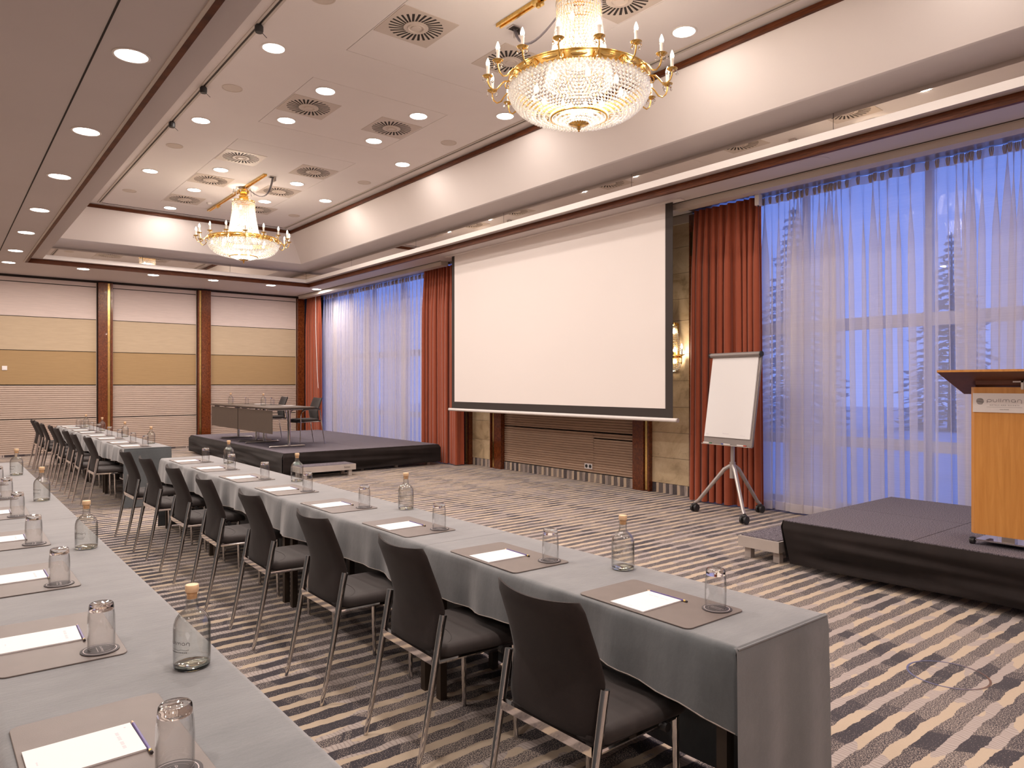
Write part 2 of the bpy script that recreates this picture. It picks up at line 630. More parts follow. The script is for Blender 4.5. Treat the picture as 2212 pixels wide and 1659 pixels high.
def thing(name, loc, label, cat, group=None, rz=0.0):
    o = link(name, None, None, loc, (0, 0, rz))
    o.empty_display_size = 0.1
    return tag(o, label, cat, group)


def copy_tree(o, parent=None, loc=None, rz=None, label=None, group=None):
    c = o.copy()
    COL.objects.link(c)
    if parent is not None:
        c.parent = parent
    if loc is not None:
        c.location = loc
    if rz is not None:
        c.rotation_euler = (0, 0, rz)
    if label:
        c['label'] = label
    if group:
        c['group'] = group
    for ch in list(KIDS.get(o.name, ())):
        copy_tree(ch, c)
    return c


KIDS = {}


def remember(root):
    """note the children of a prototype once, so that copying needs no scene searches"""
    ks = [x for x in bpy.data.objects if x.parent == root]
    KIDS[root.name] = ks
    for k in ks:
        remember(k)


def text(name, s, size, loc, rot, mat, parent, align='CENTER', ext=0.0003, space=1.0):
    cu = bpy.data.curves.new(name, 'FONT')
    cu.body = s
    cu.size = size
    cu.align_x = align
    cu.align_y = 'CENTER'
    cu.extrude = ext
    cu.space_character = space
    cu.resolution_u = 3
    cu.materials.append(MT[mat])
    tmp = bpy.data.objects.new('tmp', cu)
    COL.objects.link(tmp)
    bpy.context.view_layer.update()
    me = bpy.data.meshes.new_from_object(tmp.evaluated_get(bpy.context.evaluated_depsgraph_get()))
    bpy.data.objects.remove(tmp)
    bpy.data.curves.remove(cu)
    me.name = name
    return link(name, me, parent, loc, rot)


def struct(o, label=None):
    return tag(o, label, None, None, 'structure')


ORD = ['first', 'second', 'third', 'fourth', 'fifth', 'sixth', 'seventh', 'eighth', 'ninth', 'tenth', 'eleventh', 'twelfth']
# ------------------------------------------------------------------ lights the room has
ZC, ZU = 3.90, 5.0          # outer ceiling, upper coffer ceiling
YF, XW = 18.6, 8.10         # far wall, right-hand wall

down_lamp = bpy.data.lights.new('downlight_lamp', 'AREA')
down_lamp.shape = 'DISK'
down_lamp.size = 0.16
down_lamp.energy = P_DOWN
down_lamp.color = WARM
side_lamp = down_lamp.copy()
side_lamp.energy = P_DOWN * .55
glow_lamp = bpy.data.lights.new('chandelier_lamp', 'POINT')
glow_lamp.energy = P_CHAND
glow_lamp.color = (1.0, 0.86, 0.72)
glow_lamp.shadow_soft_size = 0.18
top_lamp = bpy.data.lights.new('chandelier_candle_lamp', 'POINT')
top_lamp.energy = 42.0
top_lamp.color = (1.0, 0.80, 0.64)
top_lamp.shadow_soft_size = 0.3

# ------------------------------------------------------------------ floor and walls
f = MB().box(-5, 8.42, -1.5, YF, -0.06, 0).build('floor', 'carpet', smooth=False)
struct(f)

# outside ground and trees stand later; walls first
struct(MB().box(-5.1, -5, -1.6, YF + .1, 0, 5.2).build('wall_left', 'p_white', smooth=False))
struct(MB().box(-5.1, 8.5, -1.6, -1.5, 0, 5.2).build('wall_near', 'p_white', smooth=False))

# far wall: bays of stacked panels between burl pillars
wf = struct(MB().box(-5, 8.5, YF, YF + .1, 0, 5.2).build('wall_far', 'gap', smooth=False))


def ribbed(name, u0, u1, z0, z1, axis, at, matn, parent, pitch=0.045, depth=0.014):
    """panel with horizontal ribs as real relief; axis 'y': on the far wall, 'x': on the right wall"""
    b = MB()
    prof = [(0, z0)]
    n = max(1, round((z1 - z0) / pitch))
    p = (z1 - z0) / n
    for i in range(n):
        z = z0 + i * p
        prof += [(depth, z + p * .10), (depth, z + p * .62), (0, z + p * .72)]
    prof.append((0, z1))
    vs = []
    for d, z in prof:
        for u in (u0, u1):
            vs.append((u, at - .012 - d, z) if axis == 'y' else (at - .012 - d, u, z))
    k = len(prof)
    fs = [(2 * i, 2 * i + 1, 2 * i + 3, 2 * i + 2) for i in range(k - 1)]
    b.add(vs, fs)
    back = [(u0, z0), (u1, z0), (u1, z1), (u0, z1)]
    bx = (u0, u1, at - .012, at, z0, z1) if axis == 'y' else (at - .012, at, u0, u1, z0, z1)
    b.box(*bx)
    return b.build(name, matn, parent, smooth=False)


ZJ = [0.045, 0.80, 0.806, 1.535, 1.541, 2.28, 2.286, 3.01, 3.016, 3.745, 3.755, 3.85]
for x0, x1 in ((-1.35, 0.74), (0.75, 2.83), (3.165, 4.975), (5.325, 7.50)):
    ribbed('ribbed_panel', x0, x1, ZJ[0], ZJ[1], 'y', YF, 'p_rib', wf)
    ribbed('ribbed_panel', x0, x1, ZJ[2], ZJ[3], 'y', YF, 'p_rib', wf)
    for a, b_, m in ((4, 5, 'p_tan'), (6, 7, 'p_beige'), (8, 9, 'p_white'), (10, 11, 'p_white')):
        MB().box(x0, x1, YF - .016, YF, ZJ[a] + .004, ZJ[b_] - .004).build('wall_panel', m, wf, smooth=False)
    MB().box(x0 - .006, x0, YF - .02, YF, .1, 3.85).build('panel_edge_strip', 'cream', wf, smooth=False)
    MB().box(x1, x1 + .006, YF - .02, YF, .1, 3.85).build('panel_edge_strip', 'cream', wf, smooth=False)


def pillar(label, boxes_burl, boxes_brass):
    """burl-veneered pilaster with a brass strip"""
    b = MB()
    for q in boxes_burl:
        b.box(*q)
    o = b.build('pilaster', 'burl', smooth=False)
    struct(o)
    for q in boxes_brass:
        MB().box(*q).build('brass_strip', 'brass', o, smooth=False)
    return o


pillar('a', [(2.86, 3.045, YF - .10, YF, 0, 3.86), (3.105, 3.15, YF - .10, YF, 0, 3.86), (3.045, 3.105, YF - .06, YF, 0, 3.86)],
       [(3.052, 3.098, YF - .075, YF - .06, 0.02, 3.85)])
pillar('b', [(5.085, 5.30, YF - .10, YF, 0, 3.86), (5.0, 5.03, YF - .10, YF, 0, 3.86), (5.03, 5.085, YF - .06, YF, 0, 3.86)],
       [(5.036, 5.078, YF - .075, YF - .06, 0.02, 3.85)])
pillar('c', [(7.52, 7.70, YF - .12, YF, 0, 3.86)], [])
sk = struct(MB().box(-5, 7.9, YF - .022, YF - .014, 0, 0.05).build('baseboard_far', 'carpet', smooth=False))

# right-hand wall: window, stone and panel pier, window
wr = struct(MB().box(XW + .04, 8.5, 6.02, 11.62, 0, 5.2).box(XW + .04, 8.5, 18.3, YF, 0, 5.2)
            .box(8.2, 8.5, -1.5, 6.02, 4.161, 5.2).box(8.2, 8.5, 11.62, 18.3, 4.161, 5.2).build('wall_right', 'gap', smooth=False))
ribbed('ribbed_panel', 8.05, 10.33, 0.15, 0.795, 'x', XW + .04, 'p_rib2', wr, 0.0405)
ribbed('ribbed_panel', 7.16, 8.044, 0.15, 0.70, 'x', XW + .04, 'p_rib2', wr, 0.0405)
ribbed('ribbed_panel', 7.16, 8.044, 0.706, 0.795, 'x', XW + .04, 'p_rib2', wr, 0.0405)
ribbed('ribbed_panel', 7.16, 10.33, 0.803, 1.54, 'x', XW + .04, 'p_rib2', wr, 0.0405)
for z0, z1, m in ((1.546, 2.28, 'p_tan'), (2.286, 3.01, 'p_beige'), (3.016, 3.8, 'p_white')):
    MB().box(XW + .02, XW + .04, 7.16, 10.33, z0, z1).build('wall_panel', m, wr, smooth=False)
# stone slabs, each its own piece with recessed joints
zj = [0.14, 0.505, 0.865, 1.23, 1.60, 1.97, 2.44, 2.74, 3.10, 3.46, 3.78]
for y0, y1, off in ((6.13, 6.845, 0.0), (10.665, 11.315, 0.02)):
    for i in range(len(zj) - 1):
        MB().pad(XW, XW + .04, y0, y1, .002, [(0, zj[i] + .002), (0, zj[i + 1] - .002)], 1).build('stone_slab', 'stone', wr, smooth=False)
    MB().box(XW - .03, XW + .04, y0 - .02, y1 + .02, 3.78, 3.90).build('stone_head_trim', 'cream', wr, smooth=False)
for y0, y1 in ((6.13, 6.845), (7.16, 10.33), (10.665, 11.315)):
    b = MB().box(XW + .005, XW + .03, y0, y1, 0, .137)
    b.build('carpet_skirting', 'carpet', wr, smooth=False)
pillar('d', [(8.03, XW + .04, 6.95, 7.16, 0, 3.86), (8.03, XW + .04, 6.845, 6.872, 0, 3.86), (8.06, XW + .04, 6.872, 6.95, 0, 3.86)],
       [(8.045, 8.06, 6.89, 6.93, 0.02, 3.85)])
pillar('e', [(8.03, XW + .04, 10.33, 10.53, 0, 3.86), (8.03, XW + .04, 10.635, 10.665, 0, 3.86), (8.06, XW + .04, 10.53, 10.635, 0, 3.86)],
       [(8.045, 8.06, 10.56, 10.60, 0.02, 3.85)])
pillar('f', [(8.02, XW + .04, 11.315, 11.62, 0, 3.86)], [(8.005, 8.02, 11.40, 11.44, 0.02, 3.85)])
pillar('g', [(8.02, XW + .04, 6.02, 6.13, 0, 3.86)], [(8.005, 8.02, 6.06, 6.10, 3.3, 3.62)])


# windows behind the curtains
def window(n, y0, y1, mull):
    w = MB().box(8.28, 8.36, y0, y1, 0, .16).box(8.28, 8.36, y0, y1, 4.10, 4.16)
    w.box(8.28, 8.36, y0, y0 + .07, .16, 4.10).box(8.28, 8.36, y1 - .07, y1, .16, 4.10)
    o = w.build('window_%d' % n, 'frame', smooth=False)
    struct(o)
    ys = [y0 + .07] + mull + [y1 - .07]
    for m in mull:
        MB().box(8.285, 8.355, m - .035, m + .035, .16, 4.10).build('mullion', 'frame', o, smooth=False)
    for i in range(len(ys) - 1):
        a, b = ys[i] + (.035 if i else 0), ys[i + 1] - (.035 if i < len(ys) - 2 else 0)
        MB().box(8.29, 8.35, a, b, 2.18, 2.32).build('transom', 'frame', o, smooth=False)
        MB().box(8.29, 8.35, a, b, .82, .94).build('transom', 'frame', o, smooth=False)
        for z0, z1 in ((.16, .82), (.94, 2.18), (2.32, 4.10)):
            MB().add([(8.32, a, z0), (8.32, b, z0), (8.32, b, z1), (8.32, a, z1)], [(0, 1, 2, 3)]).build('glass_pane', 'pane', o, smooth=False)
    MB().box(8.14, 8.28, y0, y1, .0, .10).build('radiator_sill', 'frame', o, smooth=False)
    return o


window(1, -1.5, 6.02, [0.3, 1.75, 3.2, 4.6])
window(2, 11.62, 18.3, [13.0, 14.35, 15.7, 17.0])

# ------------------------------------------------------------------ ceiling
ce = MB()
WX0, WX1, WY0, WY1 = 1.33, 7.02, 0.55, 16.56      # outer edge of the raised frame
IX0, IX1, IY0, IY1 = 1.60, 6.87, 0.80, 16.42      # inner edge of the frame soffit
ce.box(-5, WX0, -1.5, YF, ZC, ZC + .06).box(WX1, 8.03, -1.5, YF, ZC, ZC + .06).box(8.03, 8.5, -1.5, YF, 4.16, 4.22).box(8.03, 8.05, -1.5, YF, ZC, 4.16)
ce.box(WX0, WX1, -1.5, WY0, ZC, ZC + .06).box(WX0, WX1, WY1, YF, ZC, ZC + .06)
ceil = struct(ce.build('ceiling', 'soff', smooth=False))
ceil['label'] = 'lower ceiling running round the raised coffer'


def ring(loops, name, mat, parent, smooth=False, sides=(0, 1, 2, 3)):
    """loft of rectangles (x0,x1,y0,y1,z)"""
    b = MB()
    vs = []
    for x0, x1, y0, y1, z in loops:
        vs += [(x0, y0, z), (x1, y0, z), (x1, y1, z), (x0, y1, z)]
    fs = [(4 * i + k, 4 * i + (k + 1) % 4, 4 * i + 4 + (k + 1) % 4, 4 * i + 4 + k) for i in range(len(loops) - 1) for k in sides]
    b.add(vs, fs)
    return b.build(name, mat, parent, smooth=smooth, angle=60)


def L(x0, x1, y0, y1, z, d=0.0):
    return (x0 - d, x1 + d, y0 - d, y1 + d, z)


W = (WX0, WX1, WY0, WY1)
I = (IX0, IX1, IY0, IY1)
C0 = (1.82, 6.60, 1.08, 16.02)       # coffer wall, lower edge
C1 = (2.17, 6.22, 1.45, 15.68)       # coffer wall, upper edge
ring([L(*W, ZC + .06), L(*W, 3.97), L(*I, 3.97)], 'frame_soffit', 'soff', ceil)
ring([L(*I, 3.97), L(*I, 4.05), L(*I, 4.05, .025)], 'white_lip', 'lip', ceil)
ring([L(*I, 4.222, .025), L(*C0, 4.222, .18), L(*C0, 4.240, .12), L(*C0, 4.275, .06), L(*C0, 4.315, .008), L(*C0, 4.335, -.012)], 'rounded_soffit', 'soff', ceil, True)
ring([L(*C0, 4.335, -.012), L(*C1, 4.93)], 'coffer_wall', 'wallp', ceil)
ring([L(*C1, 4.985), L(*C1, 5.05)], 'coffer_head', 'ceil', ceil)
# mirror band, panel by panel
xm0, xm1, ym0, ym1 = IX0 - .02, IX1 + .02, IY0 - .02, IY1 + .02
g = .003


def mirror_panel(p, q):
    (ax, ay), (bx, by) = p, q
    return MB().add([(ax, ay, 4.05), (bx, by, 4.05), (bx, by, 4.222), (ax, ay, 4.222)], [(0, 1, 2, 3)]).build('mirror_panel', 'mirror', ceil, smooth=False)


ysr = [ym0, 3.53, 6.16, 8.79, 11.41, 14.03, ym1]
for a, b in zip(ysr, ysr[1:]):
    mirror_panel((xm1, a + g), (xm1, b - g))
    mirror_panel((xm0, a + g), (xm0, b - g))
xsr = [xm0, 3.35, 5.12, xm1]
for a, b in zip(xsr, xsr[1:]):
    mirror_panel((a + g, ym1), (b - g, ym1))
    mirror_panel((a + g, ym0), (b - g, ym0))
ring([L(*I, 4.05, .028), L(*I, 4.222, .028)], 'mirror_backing', 'gap', ceil)

# wood mouldings
def mould(n, x0, x1, y0, y1, w, z0, z1, mat='moulding'):
    b = MB()
    for q in ((x0, x1, y0, y0 + w), (x0, x1, y1 - w, y1), (x0, x0 + w, y0 + w, y1 - w), (x1 - w, x1, y0 + w, y1 - w)):
        b.box(*q, z0, z1)
    return struct(b.build('trim_%d' % n, mat, smooth=False))


mould(1, WX0 - .004, WX1 + .004, WY0 - .004, WY1 + .004, .045, 3.885, 3.968)
mould(2, WX0 - .030, WX1 + .030, WY0 - .030, WY1 + .030, .027, 3.888, 3.902, 'cream')
mould(3, C1[0] - .01, C1[1] + .01, C1[2] - .01, C1[3] + .01, .045, 4.925, 4.985)

# upper ceiling: flush boards and three inset access panels with open joints
up = struct(MB().box(2.0, 6.4, 1.2, 15.9, 5.03, 5.06).build('ceiling_upper', 'gap', smooth=False))
PX0, PX1 = 3.30, 5.11
spans = [(1.2, 1.95, 0), (1.95, 6.85, 1), (6.85, 7.68, 0), (7.68, 9.44, 1), (9.44, 10.26, 0), (10.26, 14.72, 1), (14.72, 15.9, 0)]
MB().box(2.0, PX0, 1.2, 15.9, ZU, ZU + .03).build('ceiling_board', 'ceil', up, smooth=False)
MB().box(PX1, 6.4, 1.2, 15.9, ZU, ZU + .03).build('ceiling_board', 'ceil', up, smooth=False)
for y0, y1, inset in spans:
    d = .006 if inset else 0
    MB().box(PX0 + d, PX1 - d, y0 + d, y1 - d, ZU, ZU + .03).build('access_panel' if inset else 'ceiling_board', 'ceil', up, smooth=False)
# lighting tracks along both long sides
for x in (2.41, 6.0):
    b = MB().box(x - .035, x - .012, 1.5, 15.5, 4.988, 5.0).box(x + .012, x + .035, 1.5, 15.5, 4.988, 5.0).box(x - .012, x + .012, 1.5, 15.5, 4.996, 5.0)
    b.mi = [0] * 12 + [1] * 6
    o = b.build('trim_%d' % (4 if x < 3 else 5), ['cream', 'legw'], smooth=False)
    struct(o)
b = MB().box(2.45, 5.96, 15.49, 15.515, 4.996, 5.0)
struct(b.build('trim_6', 'gap', smooth=False))
# slot of the folding wall in the lower ceiling
struct(MB().box(.868, .880, -1.5, YF, 3.896, 3.902).build('trim_7', 'gap', smooth=False))
# cornice over the curtains, with a fine shadow joint
struct(MB().box(7.50, 7.66, -1.5, 5.99, 3.82, 3.898).box(7.50, 7.66, 11.5, 18.4, 3.82, 3.898)
       .box(7.488, 7.50, -1.5, 5.99, 3.885, 3.9).box(7.488, 7.50, 11.5, 18.4, 3.885, 3.9).build('trim_8', 'cream', smooth=False))
struct(MB().box(7.475, 7.487, -1.5, 5.99, 3.895, 3.901).box(7.475, 7.487, 11.5, 18.4, 3.895, 3.901).build('trim_9', 'gap', smooth=False))
for i, (y0, y1) in enumerate(((-1.4, 5.98), (11.45, 18.42))):
    struct(MB().box(7.68, 8.02, y0, y1, 3.862, 3.898).build('trim_%d' % (10 + i), 'steel', smooth=False))

# ------------------------------------------------------------------ recessed downlights
def downlight(x, y, z, label, group=None, r=0.105):
    t = thing('downlight', (x, y, z), label, 'downlight', group)
    o = link('trim_ring', DL_RING, t)
    o = link('lens', DL_LENS, t)
    l = link('downlight_lamp', side_lamp if z > 4.5 and abs(x - 4.2) > 1.2 else down_lamp, t, (0, 0, -.02))
    return t


DL_RING = MB().lathe([(.105, 0), (.125, 0), (.127, -.004), (.122, -.008), (.108, -.007), (.105, 0)], 32).data('trim_ring', 'lampw')
DL_LENS = MB().lathe([(.106, -.003), (.06, -.005), (.001, -.006)], 32).data('lens', 'lens')
G = 'recessed ceiling downlights'
for i, y in enumerate((5.70, 7.67, 9.52, 11.52, 13.36, 15.29, 16.84)):
    downlight(1.088, y, ZC, 'round downlight in the lower ceiling along the partition slot, %s from the camera' % ORD[i], G)
for i, x in enumerate((2.335, 3.64, 4.88, 6.19, 7.33)):
    downlight(x, 16.85, ZC, 'round downlight in the lower ceiling before the far wall, %s from the left' % ORD[i], G)
for i, y in enumerate((3.8, 1.8, -.1)):
    downlight(1.088, y, ZC, 'round downlight along the partition slot, above the picture, %s of three there' % ORD[i], G)
for q, x in (('inner', -.9), ('outer', -3.2)):  # unseen rows, added to brighten the left side and the lower ceiling
    for i, y in enumerate((1.0, 5.0, 9.0, 13.0, 16.8)):
        downlight(x, y, ZC, 'unseen downlight added for light in the adjoining hall, %s row, %s in line' % (q, ORD[i]), G)
for q, x in (('left', 3.6), ('right', 6.2)):
    downlight(x, -.6, ZC, 'round downlight by the near wall behind the camera, %s of the two' % q, G)
for i, y in enumerate((7.27, 9.86, 12.71, 4.42, 1.95)):
    w = ['nearest', 'middle', 'farthest', 'unseen second', 'unseen first'][i]
    downlight(2.70, y, ZU, 'round downlight in the left side strip of the raised ceiling, %s of that row' % w, G)
for i, y in enumerate((4.42, 7.25, 9.85, 12.71, 1.95)):
    w = ORD[i] if i < 4 else 'unseen one'
    downlight(5.705, y, ZU, 'round downlight in the right side strip of the raised ceiling, %s from the camera' % w, G)
for i, y in enumerate((7.955, 9.16, 11.93, 13.46, 15.13, 5.15, 3.5)):
    w = ORD[i] if i < 5 else ['unseen near one', 'unseen nearest one'][i - 5]
    downlight(3.57, y, ZU, 'round downlight in the raised ceiling left of the chandeliers, %s of its row' % w, G)
for i, y in enumerate((7.95, 9.156, 11.94, 13.48, 3.5)):
    w = ORD[i] if i < 4 else 'unseen near'
    downlight(4.838, y, ZU, 'round downlight in the raised ceiling right of the chandeliers, %s of its row' % w, G)

# ------------------------------------------------------------------ swirl air vents
vb = MB()
n = 48
rs, h = .262, .30
outer = []
for k in range(n):
    a = 2 * pi * k / n
    m = max(abs(cos(a)), abs(sin(a)))
    outer.append((h * cos(a) / m, h * sin(a) / m))
inn = [(rs * cos(2 * pi * k / n), rs * sin(2 * pi * k / n)) for k in range(n)]
vb.stack([[(x, y, 0) for x, y in outer], [(x, y, -.0045) for x, y in outer], [(x, y, -.0045) for x, y in inn], [(x, y, -.002) for x, y in inn]], False, False)
V_PLATE = vb.data('plate', 'vent', smooth=False)
vb = MB()
NV = 28
for k in range(NV):
    a0 = 2 * pi * (k + .16) / NV
    a1 = 2 * pi * (k + .84) / NV + .0
    sk_ = .16
    r0, r1 = .118, .264
    # the solid tongue between two slots; slots are of even width, so tongues widen outwards
    da0, da1 = .0105 / r0, .0135 / r1
    aa = 2 * pi * k / NV
    w = pi / NV
    pts = [(r0, aa - w + da0), (r1, aa - w + da1 + sk_), (r1, aa + w - da1 + sk_), (r0, aa + w - da0)]
    q = [(r * cos(t), r * sin(t)) for r, t in pts]
    vb.add([(x, y, -.0045) for x, y in q] + [(x, y, -.002) for x, y in q],
           [(0, 1, 2, 3), (4, 7, 6, 5), (0, 4, 5, 1), (2, 6, 7, 3), (1, 5, 6, 2), (3, 7, 4, 0)])
V_VANES = vb.data('vanes', 'vent', smooth=False)
V_HUB = MB().lathe([(.120, -.002), (.120, -.009), (.088, -.010), (.080, -.018), (.072, -.018), (.066, -.008), (.05, -.008), (.045, -.016), (.001, -.017)], 32).data('hub', 'vent')
V_BACK = MB().lathe([(.268, -.0015), (.001, -.0015)], 32).data('dark_backing', 'gap', smooth=False)


def vent(x, y, label, rz=0.0):
    t = thing('air_vent', (x, y, ZU), label, 'air vent', 'square swirl air vents in the raised ceiling', rz)
    link('plate', V_PLATE, t)
    link('vanes', V_VANES, t)
    link('hub', V_HUB, t)
    link('dark_backing', V_BACK, t)


for i, y in enumerate((5.99, 8.555, 11.10, 12.64, 14.27, 4.42)):
    w = '%s of the left row of vents from the camera' % ORD[i] if i < 5 else 'out of view at the near end'
    vent(3.618, y, 'cream swirl air vent, ' + w)
for i, y in enumerate((4.42, 5.99, 8.555, 11.12, 12.63, 14.20)):
    vent(4.785 if i < 5 else 4.95, y, 'cream swirl air vent, %s of the right row of vents from the camera' % ORD[i])

# flush round ceiling loudspeakers
S_RIM = MB().lathe([(.10, 0), (.115, 0), (.115, -.004), (.104, -.006), (.10, -.002)], 32).data('rim', 'vent')
S_GRILLE = MB().lathe([(.102, -.002), (.001, -.004)], 32).data('grille', 'vent')
for x, ys, side in ((2.69, (6.05, 8.56, 11.15, 14.24), 'left'), (5.71, (8.56, 11.15, 14.23), 'right')):
    for i, y in enumerate(ys):
        t = thing('ceiling_speaker', (x, y, ZU), 'round beige ceiling loudspeaker in the %s side strip, %s from the camera' % (side, ORD[i]), 'speaker', 'flush round ceiling loudspeakers')
        link('rim', S_RIM, t)
        link('grille', S_GRILLE, t)
S_DISC = MB().lathe([(.15, 0), (.152, -.003), (.142, -.0035), (.001, -.004)], 40).data('cover', 'soff')
for x, y, lab in ((7.22, 3.9, 'flush round cover plate in the lower ceiling above the sheer curtain'), (4.6, 17.9, 'flush round cover plate in the lower ceiling before the far wall')):
    t = thing('ceiling_cover', (x, y, ZC), lab, 'cover plate')
    link('cover', S_DISC, t)
# black adapters hanging in the left track
A_BODY = MB().lathe([(.001, -.075), (.034, -.075), (.040, -.06), (.040, -.015), (.03, -.012), (.03, 0)], 16).data('body', 'black')
A_PIN = MB().tube([(.02, 0, -.06), (.07, .0, -.10), (.075, 0, -.104)], .003, 6).data('wire', 'black')
for i, y in enumerate((6.87, 8.70, 10.12)):
    t = thing('track_adapter', (2.41, y, 4.99), 'small black lamp adapter hanging in the left ceiling track, %s from the camera' % ORD[i], 'track adapter', 'black adapters in the left ceiling track')
    link('body', A_BODY, t)
    link('wire', A_PIN, t)
t = thing('smoke_detector', (4.05, 14.24, ZU), 'small white smoke detector on the raised ceiling left of the far chandelier', 'smoke detector')
MB().lathe([(.05, 0), (.052, -.012), (.045, -.018), (.03, -.035), (.001, -.038)], 24).build('body', 'white', t)
MB().lathe([(.032, -.022), (.034, -.025), (.034, -.028)], 24).build('inlet_ring', 'gap', t)
# ------------------------------------------------------------------ chandeliers
def flame(z0, h, r):
    return [(.001, z0), (r * .75, z0 + h * .08), (r, z0 + h * .28), (r * .85, z0 + h * .5), (r * .45, z0 + h * .8), (r * .15, z0 + h * .95), (.001, z0 + h)]


ARM_R0, ARM_R1 = .585, .765
H_ARM = MB().tube([(.575, 0, .03), (.60, 0, .035), (.63, 0, .03), (.655, 0, .005), (.685, 0, -.035), (.72, 0, -.045), (.75, 0, -.02), (.764, 0, .02), (.765, 0, .05)], .0065, 8) \
    .tube([(.60, 0, .03), (.618, 0, .012), (.622, 0, -.012), (.612, 0, -.028), (.598, 0, -.026), (.594, 0, -.012), (.603, 0, -.006)], .005, 8).data('arm', 'gold')
H_PAN = MB().lathe([(.001, .048), (.012, .048), (.030, .056), (.043, .066), (.044, .069), (.030, .062), (.012, .058)], 24, (.765, 0, 0)).data('drip_pan', 'gold')
H_SLEEVE = MB().lathe([(.013, .058), (.0135, .135), (.0165, .142), (.0165, .150), (.001, .152)], 14, (.765, 0, 0)).data('candle_sleeve', 'ivory')
H_BULB = MB().lathe(flame(.150, .068, .0165), 14, (.765, 0, 0)).data('bulb', 'bulb')


def drop(px, py, pz, h=.045, r=.011):
    return MB().lathe([(.0015, 0), (.003, -.012), (.002, -.014), (r * .6, -h * .5), (r, -h * .75), (r * .6, -h * .93), (.001, -h)], 8, (px, py, pz)).data('crystal_drop', 'cbase')


H_DROPS = [drop(.765 + .04 * cos(a), .04 * sin(a), .062) for a in (.4, 1.9, 3.5, 5.0)]

cone = []
for i in range(25):
    t = i / 24
    z = .70 - .66 * t
    r = .175 + .012 * max(0, 1 - t * 9) + .105 * t ** 1.5
    cone.append((r, z))
b = MB()
for i, (r, z) in enumerate(cone):
    m = 52
    for k in range(m):
        a = 2 * pi * (k + .5 * (i % 2)) / m
        b.octa((r * cos(a), r * sin(a), z), .0125, .0155)
H_CONE = b.data('crystal_cone', 'bead', smooth=False)
b = MB()
rows = 15
for i in range(rows):
    t = i / (rows - 1)
    r = .240 + .342 * cos(t * pi / 2) ** .85
    z = -.010 - .228 * sin(t * pi / 2)
    rad = .0205 - .009 * t
    m = int(2 * pi * r / (rad * 2.15))
    for k in range(m):
        a = 2 * pi * (k + .5 * (i % 2)) / m
        b.octa((r * cos(a), r * sin(a), z), rad, rad * 1.05)
H_BOWL = b.data('crystal_bowl', 'bead', smooth=False)
b = MB()
for i in range(7):
    t = i / 6
    r = .225 - .20 * t
    z = -.252 - .055 * sin(t * pi / 2)
    m = max(8, int(2 * pi * r / .022))
    for k in range(m):
        a = 2 * pi * (k + .5 * (i % 2)) / m
        b.octa((r * cos(a), r * sin(a), z), .0105, .0115)
H_CUP = b.data('crystal_cup', 'bead', smooth=False)
H_WIRES = MB()
for k in range(36):
    a = 2 * pi * k / 36
    pts = []
    for i in range(7):
        t = i / 6
        r = .238 + .338 * max(0, cos(t * pi / 2)) ** .85
        pts.append((r * cos(a), r * sin(a), -.006 - .228 * sin(t * pi / 2)))
    H_WIRES.tube(pts, .0022, 4, False)
    H_WIRES.tube([(cone[i][0] * cos(a), cone[i][0] * sin(a), cone[i][1]) for i in (0, 6, 12, 18, 24)], .002, 4, False)
H_WIRES = H_WIRES.data('gilt_wires', 'gold')
H_BAND = MB().lathe([(.568, -.008), (.592, -.010), (.594, -.004), (.588, 0), (.588, .058), (.594, .062), (.594, .068), (.566, .070), (.560, .066), (.562, -.004), (.568, -.008)], 96).data('gilt_band', 'gold')
H_ORN = MB().grid(12, 6, lambda u, v: (.589 + .008 * (1 - (2 * u - 1) ** 2) * (1 - (2 * v - 1) ** 2) * (.7 + .3 * cos(u * 40)), (u - .5) * .13 * (1), .029 + (v - .5) * .034 * math.sqrt(max(0.02, 1 - (2 * u - 1) ** 2)))).data('ornament', 'brass')
H_RING2 = MB().lathe([(.226, -.245), (.240, -.247), (.242, -.255), (.228, -.258), (.226, -.245)], 64).data('lower_ring', 'gold')
H_FIN = MB().lathe([(.085, -.290), (.088, -.297), (.07, -.310), (.035, -.318), (.018, -.322), (.012, -.332), (.017, -.340), (.012, -.350), (.005, -.356), (.009, -.362), (.001, -.370)], 24).data('finial', 'gold')
H_CROWN = MB().lathe([(.172, .695), (.190, .695), (.196, .712), (.192, .728), (.176, .730), (.172, .695)], 48).lathe([(.045, .70), (.055, .74), (.075, .77), (.085, .80), (.07, .83), (.055, .84), (.085, .865), (.10, .90), (.085, .925), (.03, .935)], 32) \
    .tube([(-.175, 0, .712), (.175, 0, .712)], .006, 6).tube([(0, -.175, .712), (0, .175, .712)], .006, 6).data('gilt_crown', 'gold')
H_TOPR = MB()
for k in range(12):
    a = 2 * pi * k / 12
    H_TOPR.tube([(.08 * cos(a), .08 * sin(a), .90), (.125 * cos(a), .125 * sin(a), .945), (.165 * cos(a), .165 * sin(a), .93), (.175 * cos(a), .175 * sin(a), .885)], .003, 5)
    H_TOPR.octa((.175 * cos(a), .175 * sin(a), .865), .011, .024)
H_TOPR = H_TOPR.data('crystal_sprays', 'bead')
H_IB = MB().lathe(flame(-.02, .075, .022), 12).data('inner_bulb', 'ibulb')


